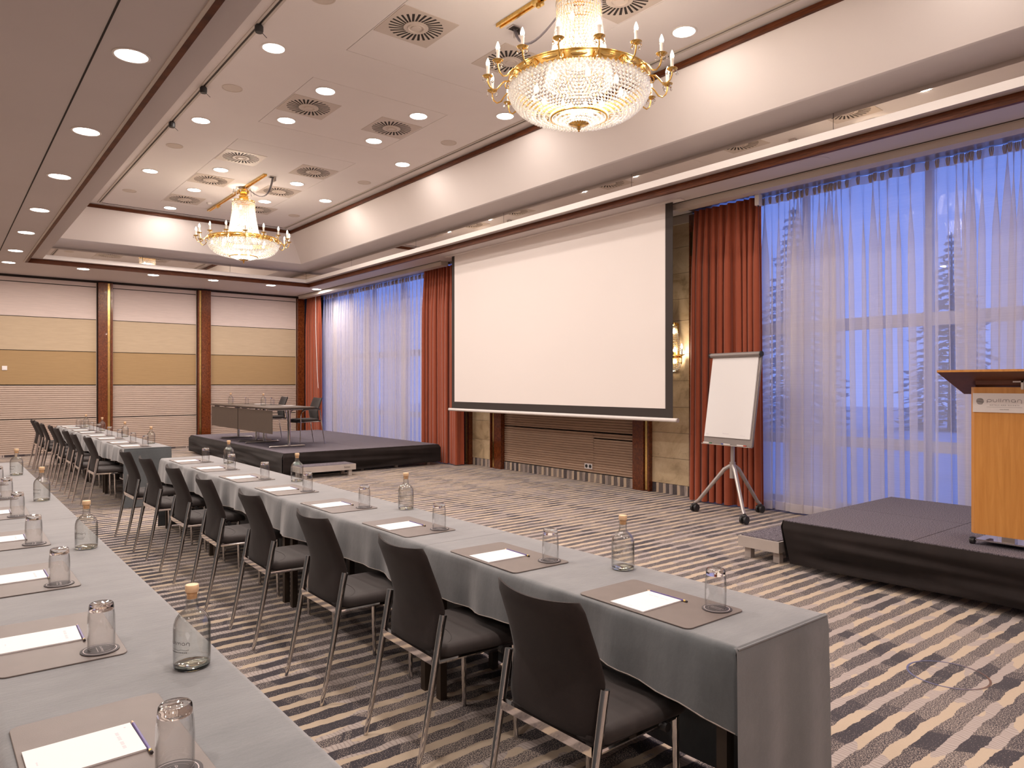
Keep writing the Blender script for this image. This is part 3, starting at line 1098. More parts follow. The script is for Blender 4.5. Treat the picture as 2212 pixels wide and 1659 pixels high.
def chandelier(x, y, label):
    t = thing('chandelier', (x, y, 4.035), label, 'chandelier')
    for nm, d in (('crystal_cone', H_CONE), ('crystal_bowl', H_BOWL), ('crystal_cup', H_CUP), ('gilt_wires', H_WIRES), ('crystal_sprays', H_TOPR)):
        link(nm, d, t)['kind'] = 'stuff'
    band = link('gilt_band', H_BAND, t)
    for nm, d in (('lower_ring', H_RING2), ('finial', H_FIN), ('gilt_crown', H_CROWN)):
        link(nm, d, t)
    for k in range(16):
        a = 2 * pi * (k + .5) / 16
        link('ornament', H_ORN, band, None, (0, 0, a + pi / 16))
        arm = link('arm', H_ARM, t, None, (0, 0, a))
        link('drip_pan', H_PAN, arm)
        link('candle_sleeve', H_SLEEVE, arm)
        link('bulb', H_BULB, arm)
        for d in H_DROPS:
            link('crystal_drop', d, arm)
    for k in range(8):
        a = 2 * pi * k / 8 + .2
        link('inner_bulb', H_IB, t, (.36 * cos(a), .36 * sin(a), -.03))
    for k in range(4):
        a = 2 * pi * k / 4 + .5
        link('inner_bulb', H_IB, t, (.11 * cos(a), .11 * sin(a), -.20))
    for k in range(4):
        link('inner_bulb', H_IB, t, (.06 * cos(k * 1.7), .06 * sin(k * 1.7), .14 + .15 * k))
    link('chandelier_lamp', glow_lamp, t, (0, 0, -.07))
    link('chandelier_candle_lamp', top_lamp, t, (0, 0, .32))
    return t


CX = 4.207
# the camera sees the first one with an arm on either side of its front, so turn it towards the camera
c1 = chandelier(CX, 4.345, 'large crystal basket chandelier with gilt band and candle bulbs, nearest the camera')
c1.rotation_euler = (0, 0, math.atan2(-4.345, -CX) - pi / 16 + pi / 16)
c2 = chandelier(CX, 12.76, 'large crystal basket chandelier hanging before the far wall, the farther one')
c2.rotation_euler = (0, 0, math.atan2(-12.76, -CX) + pi / 16 + .03)
for i, (y0, y1, yb, cy) in enumerate(((2.9, 5.45, 5.40, 4.345), (11.70, 14.84, 11.80, 12.76))):
    w = ['nearer', 'farther'][i]
    t = thing('ceiling_rail', (CX, (y0 + y1) / 2, ZU), 'brass rail on the raised ceiling above the %s chandelier' % w, 'ceiling rail')
    d = (y1 - y0) / 2
    MB().box(-.03, -.012, -d, d, -.03, 0).box(.012, .03, -d, d, -.03, 0).box(-.012, .012, -d, d, -.010, 0).build('channel', 'gold', t, smooth=False)
    MB().box(-.04, .04, d - .62, d - .55, -.055, -.03).box(-.015, .015, d - .60, d - .57, -.075, -.055).build('clamp', 'brass', t, smooth=False)
    t = thing('junction_box', (CX + .15, yb, ZU), 'small grey cable outlet box on the ceiling beside the %s chandelier' % w, 'junction box')
    MB().box(-.05, .05, -.05, .05, -.012, 0).box(.035, .05, -.05, .05, -.075, -.012).build('box', 'steel', t, smooth=False)
    MB().box(-.04, .03, -.04, .04, -.0125, -.004).build('opening', 'gap', t, smooth=False)
    o = MB()
    sgn = -1 if cy < yb else 1
    for q in (0, .018):
        P0, P3 = Vector((CX + .15 + q, yb, 4.984)), Vector((CX + .07, cy - sgn * .09, 4.955))
        P1, P2 = P0 + Vector((-.01, sgn * .15, -.42)), P3 + Vector((.02, -sgn * .30, -.18))
        pts = [((1 - s) ** 3) * P0 + 3 * s * (1 - s) ** 2 * P1 + 3 * s * s * (1 - s) * P2 + s ** 3 * P3 for s in [k / 14 for k in range(15)]]
        o.tube(pts, .008, 6)
    ch = (c1, c2)[i]
    inv = (Matrix.Translation(ch.location) @ Matrix.Rotation(ch.rotation_euler[2], 4, 'Z')).inverted()
    o.v = [tuple(inv @ Vector(p)) for p in o.v]
    o.build('power_cable', 'cable', ch)

# ------------------------------------------------------------------ curtains
def wavy(seed):
    r = random.Random(seed)
    ph = [r.uniform(0, 6.28) for _ in range(6)]
    return lambda y: (sin(y * 2.1 + ph[0]) + .6 * sin(y * 5.3 + ph[1]) + .4 * sin(y * 9.7 + ph[2])) / 2.0


def curtain(name, mat, x, y0, y1, z0, z1, folds, amp, label, cat, group, seed, flare=0.0, seg=12, lean=0.0, warp=0.0, lat=.5, merge=.5):
    """a hanging cloth with pinch-pleated folds; y0..y1 along the wall"""
    t = thing(name, (x, y0, 0), label, cat, group)
    wv = wavy(seed)
    r = random.Random(seed)
    off = [r.uniform(-.5, .5) for _ in range(folds + 3)]
    amps = [r.uniform(.45, 1.35) for _ in range(folds + 3)]
    lats = [r.uniform(.5, 1.5) for _ in range(folds + 3)]
    ws = [1 + warp * r.uniform(-1, 1) for _ in range(folds)]
    cum = [0]
    for w in ws:
        cum.append(cum[-1] + w)
    Wd = y1 - y0
    cum = [c / cum[-1] * Wd for c in cum]
    P = Wd / folds
    nu, nv = folds * seg, 10

    def fn(u, v):
        s = u * folds
        k = min(int(s), folds - 1)
        f = s - k
        sm = f * f * (3 - 2 * f)
        a = amps[k] * (1 - sm) + amps[k + 1] * sm
        o = off[k] * (1 - sm) + off[k + 1] * sm
        la = lats[k] * (1 - sm) + lats[k + 1] * sm
        hv = 1 - v
        gr = min(1, hv * 4.5)
        fold = cos(2 * pi * s)
        A = amp * (.45 + (.55 * a + merge * sin(s * 1.7 + o * 3) * .4) * gr)
        xx = A * fold + amp * .4 * hv * wv(u * Wd * 1.3)
        e = min(1, s / 1.5, (folds - s) / 1.5)
        yy = cum[k] * (1 - f) + cum[k + 1] * f
        yy += P * lat * la * gr * sin(4 * pi * s) * .5 + o * P * .7 * hv * e
        yy += (u - .5) * flare * hv + lean * hv
        return (xx, yy, z0 + (z1 - z0) * v)

    b = MB().grid(nu, nv, fn)
    b.fix = False
    b.build('cloth', mat, t, angle=180)
    return t, fn


HEAD = MB()
for q in (-.012, 0, .012):
    HEAD.tube([(-.012, q, 0), (-.02, q * 1.3, -.03), (-.016, q * .9, -.075), (-.012, q * .6, -.09)], [.004, .006, .005, .003], 5)
HEAD = HEAD.data('pleat', 'tape')


def sheer_curtain(y0, y1, label, seed, folds, x, lat):
    t, fn = curtain('sheer_curtain', 'sheer', x, y0, y1, .025, 3.855, folds, .036, label, 'curtain', None, seed, warp=.65, lat=lat, merge=1.0, seg=20)
    # a sewn bottom hem and the heading tape are double cloth
    for nm, va, vb in (('hem', 0, .027), ('heading_tape', .976, 1.0)):
        b = MB().grid(folds * 20, 1, lambda u, v: tuple(Vector(fn(u, va + (vb - va) * v)) + Vector((-.004, 0, 0))))
        b.fix = False
        b.build(nm, 'sheerd', t, angle=180)
    n = int((y1 - y0) / .082)
    for k in range(n):
        p = fn((k + .5) / n, 1.0)
        link('pleat', HEAD, t, (p[0] - .005, p[1], p[2]))
    return t


sheer_curtain(-1.0, 5.03, 'long white sheer curtain glowing blue, behind the wooden lectern', 11, 34, 8.01, .68)
sheer_curtain(12.40, 17.85, 'long white sheer curtain glowing blue, behind the stage with the table', 12, 42, 7.95, .85)
GR = None
curtain('drape_curtain', 'drape', 7.865, 4.95, 5.93, .02, 3.85, 10, .062, 'rust red drape directly behind the flipchart', 'curtain', GR, 21, flare=.07, warp=.55, lat=.55, merge=1.0)
curtain('drape_curtain', 'drape', 7.76, 11.27, 12.54, .02, 3.85, 12, .062, 'rust red drape at the left edge of the projection screen', 'curtain', GR, 22, flare=.04, warp=.55, lat=.55, merge=1.0)
curtain('drape_curtain', 'drape', 7.76, 17.62, 18.45, .02, 3.85, 9, .055, 'rust red drape in the far corner beside the panelled wall', 'curtain', GR, 23, flare=.05, lean=-.03)
t = thing('curtain_wand', (7.69, 17.75, 0), 'thin white curtain wand hanging slanted before the far corner drape', 'curtain wand')
MB().tube([(0, -.02, 3.862), (-.01, -.05, 3.0), (-.015, -.14, 2.0), (-.01, -.20, 1.45)], .007, 6).build('rod', 'white', t)
t = thing('curtain_motor', (7.72, 4.88, 3.70), 'small white curtain track motor above the edge of the flipchart drape', 'curtain motor')
MB().pad(-.04, .04, -.03, .03, .01, [(.004, 0), (0, .005), (0, .13), (.004, .135)]).build('housing', 'white', t)
MB().lathe([(.012, -.01), (.012, 0)], 10, cap0=True).build('nozzle', 'black', t)

# ------------------------------------------------------------------ projection screen
XS = 7.36
t = thing('projection_screen', (XS, 8.41, 0), 'large white roll-down projection screen with black borders and white bottom bar', 'screen')
MB().box(0, .003, -2.53, 2.52, 1.115, 3.895).build('fabric_backing', 'sblack', t, smooth=False)
MB().box(-.002, 0, -2.41, 2.43, 1.235, 3.895).build('projection_surface', 'screen', t, smooth=False)
b = MB().tube([(0, -2.60, 1.09), (0, 2.59, 1.09)], .026, 14)
b.build('bottom_bar', 'white', t)
for s in (-2.605, 2.595):
    MB().tube([(0, s - .008, 1.09), (0, s + .008, 1.09)], .029, 14).build('end_cap', 'alu', t)
MB().box(-.06, .05, -2.68, 2.66, 3.884, 3.899).build('ceiling_slot_trim', 'lip', t, smooth=False)

# ------------------------------------------------------------------ wall sconce half hidden by the screen
t = thing('wall_sconce', (8.06, 6.42, 1.72), 'gilt and crystal wall sconce glowing beside the projection screen', 'wall lamp')
b = MB()
for i in range(16):
    s = i / 15
    r = .045 + .075 * s ** 1.2
    for k in range(14):
        a = pi / 2 + pi * k / 13
        b.octa((r * .8 * cos(a), r * sin(a), .66 - .36 * s), .011, .013)
for i in range(9):
    s = i / 8
    r = .135 * math.sqrt(max(.02, 1 - s * s * .96))
    for k in range(15):
        a = pi / 2 + pi * k / 14
        b.octa((r * .8 * cos(a), r * sin(a), .18 - .17 * s), .012, .013)
o = b.build('crystal_body', 'bead', t, smooth=False)
o['kind'] = 'stuff'
MB().lathe([(.13, .19), (.145, .20), (.145, .225), (.13, .235)], 24, arc=(pi / 2, 1.5 * pi)).lathe([(.02, .70), (.05, .69), (.055, .66), (.035, .64)], 18, arc=(pi / 2, 1.5 * pi)).box(.0, .035, -.06, .06, .05, .68).build('gilt_frame', 'gold', t)
for s in (-1, 1):
    a = MB().tube([(-.02, s * .12, .15), (-.05, s * .17, .11), (-.07, s * .19, .14), (-.07, s * .19, .22)], .007, 8).build('arm', 'gold', t)
    MB().lathe([(.012, .22), (.04, .235), (.042, .24), (.012, .232)], 18, (-.07, s * .19, 0)).build('drip_pan', 'gold', a)
    MB().lathe([(.012, .232), (.012, .32), (.001, .322)], 12, (-.07, s * .19, 0)).build('candle_sleeve', 'ivory', a)
    MB().lathe(flame(.32, .07, .016), 12, (-.07, s * .19, 0)).build('bulb', 'bulb', a)
for q in ((-.04, .05, .14), (-.04, -.05, .14), (-.03, .03, .56), (-.03, -.03, .56), (-.045, -.05, .30)):
    link('inner_bulb', H_IB, t, q)
sl = bpy.data.lights.new('sconce_lamp', 'POINT')
sl.energy = 14
sl.color = (1, .78, .55)
sl.shadow_soft_size = .06
link('sconce_lamp', sl, t, (-.16, 0, .30))

t = thing('wall_socket', (XW + .02, 8.16, .245), 'double dark wall socket low on the ribbed panel under the projection screen', 'socket')
MB().box(-.012, 0, -.085, .085, -.042, .042).build('cover', 'frame', t, smooth=False)
for s in (-.042, .042):
    MB().tube([(-.0125, s, 0), (-.0145, s, 0)], .028, 18).build('socket_insert', 'black', t)
t = thing('wall_switch', (1.13, YF - .018, 1.895), 'small square white wall switch on the far wall at the left picture edge', 'switch')
MB().box(-.045, .045, -.012, 0, -.045, .045).build('frame', 'white', t, smooth=False)
MB().box(-.033, .033, -.017, -.012, -.033, .033).build('rocker', 'white', t, smooth=False)

# ------------------------------------------------------------------ stages
def skirt_mesh(x0, x1, y0, y1, z0, z1, sides, seed, pull):
    """black cloth hung from the deck edge, slack and wrinkled"""
    b = MB()
    r = random.Random(seed)
    ph = [r.uniform(0, 6.28) for _ in range(8)]
    for (px, py), (qx, qy), (nx, ny) in sides:
        Ld = math.hypot(qx - px, qy - py)

        def fn(u, v, px=px, py=py, qx=qx, qy=qy, nx=nx, ny=ny, Ld=Ld):
            h = 1 - v
            s = u * Ld
            edge = min(1, u * Ld / .5, (1 - u) * Ld / .5)
            w = .026 * sin(s * 1.7 + 8 * h + ph[0]) + .020 * sin(s * 3.1 - 11 * h + ph[1]) + .018 * sin(15 * h + s * 1.4 + ph[2]) + .010 * sin(26 * h - s * 2.6 + ph[4])
            d = .030 * min(1, h * 6) + .008 + min(1, h * 3) * .62 * w * edge
            slack = pull * h * (1 - edge) if pull > 0 else -d * (1 - edge) / .9
            z = z0 + (z1 - z0) * v + (.018 * (1 + sin(s * 1.3 + ph[3])) * h)
            tx, ty = (qx - px) / Ld, (qy - py) / Ld
            su = s + (slack if u < .5 else -slack) * .9
            return (px + tx * su + nx * d - nx * slack * .3, py + ty * su + ny * d - ny * slack * .3, z)
        b.grid(max(8, int(Ld * 16)), 22, fn)
    return b


def stage(x0, x1, y0, y1, zt, label, ysplit, xsplit, sides, seed, legs, pull):
    t = thing('stage', (0, 0, 0), label, 'stage')
    xs = [x0] + xsplit + [x1]
    ys = [y0] + ysplit + [y1]
    for i in range(len(xs) - 1):
        for j in range(len(ys) - 1):
            MB().box(xs[i] + .003, xs[i + 1] - .003, ys[j] + .003, ys[j + 1] - .003, zt - .03, zt).build('deck_panel', 'stagec', t, smooth=False)
    MB().box(x0, x1, y0, y1, zt - .11, zt - .031).build('deck_frame', 'alu', t, smooth=False)
    for x, y in legs:
        MB().box(x - .03, x + .03, y - .03, y + .03, 0, zt - .11).build('leg', 'alu', t, smooth=False)
    b = skirt_mesh(x0, x1, y0, y1, .035, zt - .005, sides, seed, pull)
    b.build('skirt', 'skirt', t, angle=180)
    return t


S1 = (4.52, 7.55, 11.70, 17.25)
stage(*S1, .40, 'low carpeted stage with black skirt carrying the grey table, before the far wall', [13.7, 15.7], [6.05],
      [((S1[0], S1[3]), (S1[0], S1[2]), (-1, 0)), ((S1[0], S1[2]), (S1[1], S1[2]), (0, -1))], 3,
      [(x, y) for x in (4.62, 6.0, 6.7, 7.4) for y in (11.82, 13.7, 15.7, 17.1)], -.012)
S2 = (5.60, 7.62, -.72, 3.30)
stage(*S2, .40, 'low carpeted stage with black skirt carrying the wooden lectern', [.27, 1.27, 2.27], [6.61],
      [((S2[0], S2[3]), (S2[0], S2[2]), (-1, 0)), ((S2[1], S2[3]), (S2[0], S2[3]), (0, 1))], 5,
      [(x, y) for x in (5.8, 6.6, 7.4) for y in (-.5, .3, 1.3, 2.3, 3.1)], .075)


def step(x, y, w, d, label, rz):
    t = thing('stage_step', (x, y, 0), label, 'step', None, rz)
    MB().box(-w / 2, w / 2, -d / 2, d / 2, .10, .195).build('frame', 'alu', t, smooth=False)
    MB().box(-w / 2 + .02, w / 2 - .02, -d / 2 + .02, d / 2 - .02, .195, .203).build('tread', 'stagec', t, smooth=False)
    for a in (-1, 1):
        for c in (-1, 1):
            MB().box(a * (w / 2 - .09) - .03, a * (w / 2 - .09) + .03, c * (d / 2 - .06) - .03, c * (d / 2 - .06) + .03, 0, .10).build('leg', 'alu', t, smooth=False)
    return t


s1 = step(5.10, 11.42, .98, .40, 'low grey metal step with printed maker mark at the foot of the table stage', 0)
text('maker_mark', 'bütec', .05, (.33, -.2015, .150), (pi / 2, 0, 0), 'ink', s1)
step(6.10, 3.56, .95, .40, 'low grey metal step half hidden behind the lectern stage', 0)

# ------------------------------------------------------------------ flipchart
t = thing('flipchart', (7.28, 4.94, 0), 'mobile flipchart with blank white pad on a three-legged castor stand before the red drape', 'flipchart')
for i, (x, y) in enumerate(((7.205, 5.42), (6.97, 4.58), (7.74, 4.87))):
    d = Vector((x - 7.28, y - 4.94, 0))
    n = d.normalized()
    o = MB().tube([n * .02 + Vector((0, 0, .60)), n * .10 + Vector((0, 0, .55)), d * .9 + Vector((0, 0, .145)), d + Vector((0, 0, .11))], [.022, .024, .021, .018], 10).build('leg', 'fc_leg', t)
    c = MB().tube([d + Vector((0, -.014, .05)), d + Vector((0, -.038, .05))], .045, 18).tube([d + Vector((0, .014, .05)), d + Vector((0, .038, .05))], .045, 18) \
        .lathe([(.02, .11), (.034, .095), (.030, .06), (.01, .05)], 14, tuple(d)).build('castor', 'black', o)
MB().tube([(0, 0, .46), (0, 0, .60), (0, 0, 1.0)], .024, 14).tube([(0, 0, .45), (0, 0, .64)], .034, 14).build('column', 'fc_leg', t)
# board frame: built upright, then leaned back and turned
w_ = Vector((-.139, -.990, 0)).normalized()
nrm = Vector((w_.y, -w_.x, 0))       # towards the audience
upv = (Vector((0, 0, 1.09)) - nrm * .17).normalized()
nb = w_.cross(upv)
M4 = Matrix(((w_.x, upv.x, nb.x), (w_.y, upv.y, nb.y), (w_.z, upv.z, nb.z))).to_4x4()
bpos = Vector((0, 0, .84)) + nrm * .10
BH, BW = 1.10, .73
bmesh_ = MB().pad(-BW / 2, BW / 2, 0, BH, .012, [(.003, -.030), (0, -.027), (0, -.003), (.003, 0)])
bd = bmesh_.build('board', 'fc_grey', t)
BM = Matrix.Translation(bpos) @ M4
bd.matrix_local = BM
MB().pad(-BW / 2 + .012, BW / 2 - .028, .085, BH - .03, .004, [(0, .0), (0, .012), (.001, .013)]).build('paper_pad', 'paper', bd)
MB().tube([(-BW / 2 - .005, BH - .035, .020), (BW / 2 + .005, BH - .035, .020)], .030, 16).build('clamp_bar', 'fc_grey', bd)
for s in (-1, 1):
    MB().tube([(s * (BW / 2 + .005), BH - .035, .02), (s * (BW / 2 + .022), BH - .035, .02)], .032, 16).build('end_cap', 'black', bd)
MB().box(-BW / 2, BW / 2, -.006, 0, -.01, .035).build('marker_tray', 'alu', bd, smooth=False)
b = MB()
for x0, n_, h_ in ((-.02, 9, .006),):
    for k in range(n_):
        b.box(x0 - .045 + k * .010, x0 - .045 + k * .010 + .007, .128, .128 + h_ + (.006 if k == 0 else 0), .0131, .0136)
for k in range(4):
    b.box(-.325 + k * .010, -.317 + k * .010, .118, .122, .0131, .0136)
    b.box(-.325 + k * .010, -.318 + k * .010, .109, .112, .0131, .0136)
for k in range(8):
    b.box(.19 + k * .010, .197 + k * .010, .118, .1215, .0131, .0136)
b.build('printed_marks', 'print_', bd, smooth=False)
WM = Matrix.Translation((7.28, 4.94, 0)) @ BM
for nm, x, mc, col in (('green', -.30, 'green', 'green'), ('blue', .02, 'blue', 'blue'), ('red', .22, 'red', 'red')):
    m = thing('marker_pen', (0, 0, 0), '%s-capped whiteboard marker on the tray of the flipchart' % col, 'marker pen')
    m.matrix_basis = WM @ Matrix.Translation((x, .0090, .024))
    MB().tube([(-.045, 0, 0), (.05, 0, 0)], .0068, 10).build('barrel', 'white', m)
    MB().tube([(.05, 0, 0), (.085, 0, 0)], .0075, 10).build('cap', mc, m) if nm != 'blue' else MB().tube([(-.08, 0, 0), (-.045, 0, 0)], .0075, 10).build('cap', mc, m)

# ------------------------------------------------------------------ lettering of the sign, drawn in strokes
def arc(cx, cy, rx, ry, a0, a1, n=14):
    return [(cx + rx * cos(math.radians(a0 + (a1 - a0) * k / n)), cy + ry * sin(math.radians(a0 + (a1 - a0) * k / n))) for k in range(n + 1)]


def word():
    """the wide thin lower-case word: strokes in units of the x-height"""
    P, x = [], 0.0
    P += [[(x, -.45), (x, .5)] + arc(x + .72, .5, .72, .5, 180, -180, 28)]
    x += 1.95
    P += [[(x, 1), (x, .45)] + arc(x + .6, .45, .6, .45, 180, 360, 16) + [(x + 1.2, 1)]]
    x += 1.85
    P += [[(x, 0), (x, 1.25)]]
    x += .62
    P += [[(x, 0), (x, 1.25)]]
    x += .72
    P += [[(x, 0), (x, .55)] + arc(x + .5, .55, .5, .45, 180, 0, 14) + [(x + 1.0, 0)], [(x + 1.0, .55)] + arc(x + 1.5, .55, .5, .45, 180, 0, 14) + [(x + 2.0, 0)]]
    x += 2.62
    P += [arc(x + .68, .5, .68, .5, 0, 360, 28), [(x + 1.36, .5), (x + 1.36, 0)]]
    x += 2.0
    P += [[(x, 0), (x, .55)] + arc(x + .6, .55, .6, .45, 180, 0, 16) + [(x + 1.2, -.45)]]
    return P, x + 1.2


def ribbon(b, pts, w, put):
    """flat stroke; put(x, y, side) -> point"""
    vs, fs = [], []
    for i, p in enumerate(pts):
        q0, q1 = pts[max(0, i - 1)], pts[min(len(pts) - 1, i + 1)]
        dx, dy = q1[0] - q0[0], q1[1] - q0[1]
        l = math.hypot(dx, dy) or 1
        nx, ny = -dy / l * w / 2, dx / l * w / 2
        vs += [put(p[0] + nx, p[1] + ny), put(p[0] - nx, p[1] - ny)]
    for i in range(len(pts) - 1):
        fs.append((2 * i, 2 * i + 1, 2 * i + 3, 2 * i + 2))
    b.add(vs, fs)


WORD, WLEN = word()

# ------------------------------------------------------------------ lectern
LX, LY = 5.78, 1.625
t = thing('lectern', (LX, LY, .40), 'golden beech lectern with slanted top and white sign, on the right-hand stage', 'lectern')
hw = .335
body = [(0, -hw + .03), (0, hw - .03), (.035, hw), (.40, hw), (.40, hw - .025), (.06, hw - .025), (.03, hw - .05), (.03, -hw + .05), (.06, -hw + .025), (.40, -hw + .025), (.40, -hw), (.035, -hw)]
b = MB()
b.stack([[(x, y, .088) for x, y in body], [(x, y, 1.13) for x, y in body]])
b.build('body', 'beech', t, smooth=False)
MB().box(.03, .40, -hw + .03, hw - .03, .60, .62).build('shelf', 'beech', t, smooth=False)
# slanted reading top, high edge towards the audience, with an apron beneath
th = .013
dk = [(-.20, 1.235), (.30, 1.075)]


def slab(x0, z0, x1, z1, y0, y1, t0):
    return MB().add([(x0, y0, z0), (x1, y0, z1), (x1, y1, z1), (x0, y1, z0), (x0, y0, z0 + t0), (x1, y0, z1 + t0), (x1, y1, z1 + t0), (x0, y1, z0 + t0)],
                    [(0, 3, 2, 1), (4, 5, 6, 7), (0, 1, 5, 4), (1, 2, 6, 5), (2, 3, 7, 6), (3, 0, 4, 7)])


o = slab(-.20, 1.236, .30, 1.078, -.475, .475, .015).build('reading_top', 'beech', t, smooth=False)
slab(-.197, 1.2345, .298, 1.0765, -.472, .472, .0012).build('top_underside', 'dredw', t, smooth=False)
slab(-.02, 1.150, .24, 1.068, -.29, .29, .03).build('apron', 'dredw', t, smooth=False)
MB().box(-.05, -.04, -.055, .055, 1.163, 1.172).box(-.05, -.02, -.008, .008, 1.115, 1.172).build('top_bracket', 'steel', t, smooth=False)
# base rail and castors
MB().box(.05, .40, -hw + .02, hw - .02, .03, .04).build('base_plate', 'chrome', t, smooth=False)
for y in (-.12, .12):
    MB().box(.08, .14, y - .04, y + .04, .04, .09).build('base_post', 'steel', t, smooth=False)
for x in (.06, .36):
    for y in (-hw + .0, hw - .0):
        MB().tube([(x, y - .014, .025), (x, y + .014, .025)], .025, 14).lathe([(.012, .05), (.022, .045), (.02, .03)], 12, (x, y, 0)).build('castor', 'black', t)
# sign plate
sg = MB().box(-.006, 0, -.195, .312, .953, 1.087).build('sign_plate', 'plate', t, smooth=False)
sc_ = .205 / WLEN
b = MB()
for s in WORD:
    ribbon(b, s, .115, lambda x, y: (-.0066, .222 - x * sc_, 1.026 + y * sc_))
b.build('sign_lettering', 'ink', sg, smooth=False)
b = MB()
for k in range(9):       # disc of slanted wavy stripes
    o_ = -.88 + .22 * k
    half = math.sqrt(max(0, 1 - o_ * o_))
    pts = []
    for i in range(13):
        s = -half + 2 * half * i / 12
        wv = o_ + .07 * sin(s * 7 + k)
        pts.append((s * .707 - wv * .707, s * .707 + wv * .707))
    ribbon(b, pts, .115, lambda x, y: (-.0066, .266 - x * .0235, 1.030 + y * .0235))
b.build('sign_emblem', 'ink', sg, smooth=False)
MB().box(-.0066, -.006, .012, .225, .9905, .9915).build('sign_rule', 'ink', sg, smooth=False)
text('sign_lettering', 'HOTELS AND RESORTS', .0105, (-.0064, .118, 1.004), (pi / 2, 0, -pi / 2), 'ink', sg, space=1.75)
text('sign_lettering', 'COLOGNE', .0095, (-.0064, .118, .974), (pi / 2, 0, -pi / 2), 'ink', sg, space=1.3)

# ------------------------------------------------------------------ outside: terrace, trees
t = struct(MB().box(8.5, 60, -40, 60, -.4, -.3).build('ground', 'snow', smooth=False))
LEAFR = random.Random(5)


def conifer(x, y, h, r, label):
    t = thing('conifer_tree', (x, y, -.3), label, 'tree', 'dark conifers beyond the windows')
    MB().tube([(0, 0, 0), (.05, 0, h * .5), (0, 0, h)], [.16, .10, .02], 8).build('trunk', 'bark', t)
    b = MB()
    for lv in range(30):
        z = .5 + (h - .6) * lv / 29
        rr = r * (1 - lv / 30.5) ** .8
        m = 13 if lv < 20 else 8
        for k in range(m):
            a = 2 * pi * (k + LEAFR.random()) / m
            q = rr * LEAFR.uniform(.65, 1.1)
            d = Vector((cos(a), sin(a), 0))
            s = Vector((-sin(a), cos(a), 0))
            p = Vector((0, 0, z))
            for i in range(5):
                u0 = .15 + .85 * i / 5
                c = p + d * (q * u0) + Vector((0, 0, -.28 * q * u0))
                w = .15 * q * (1.15 - u0) + .06
                for sd in (-1, 1):
                    e = c + s * sd * w + d * (.12 * q) + Vector((0, 0, LEAFR.uniform(-.16, .02)))
                    e2 = c + s * sd * w * .35 + d * (.26 * q) + Vector((0, 0, LEAFR.uniform(-.12, .02)))
                    c2 = c + d * (.10 * q)
                    b.add([c, e, e2, c2], [(0, 1, 2, 3)])
    b.build('needles', 'leaf', t, smooth=False)
    return t


for i, (x, y, h, r) in enumerate(((27.0, 15.5, 9.0, 2.3), (27.0, 3.8, 10.0, 2.4), (16.0, 1.5, 8.5, 2.1), (32, 11.5, 8, 2.3))):
    conifer(x, y, h, r, 'dark conifer dimly seen through the sheer curtain behind the lectern, %s from the left' % ORD[[0, 2, 3, 1][i]])
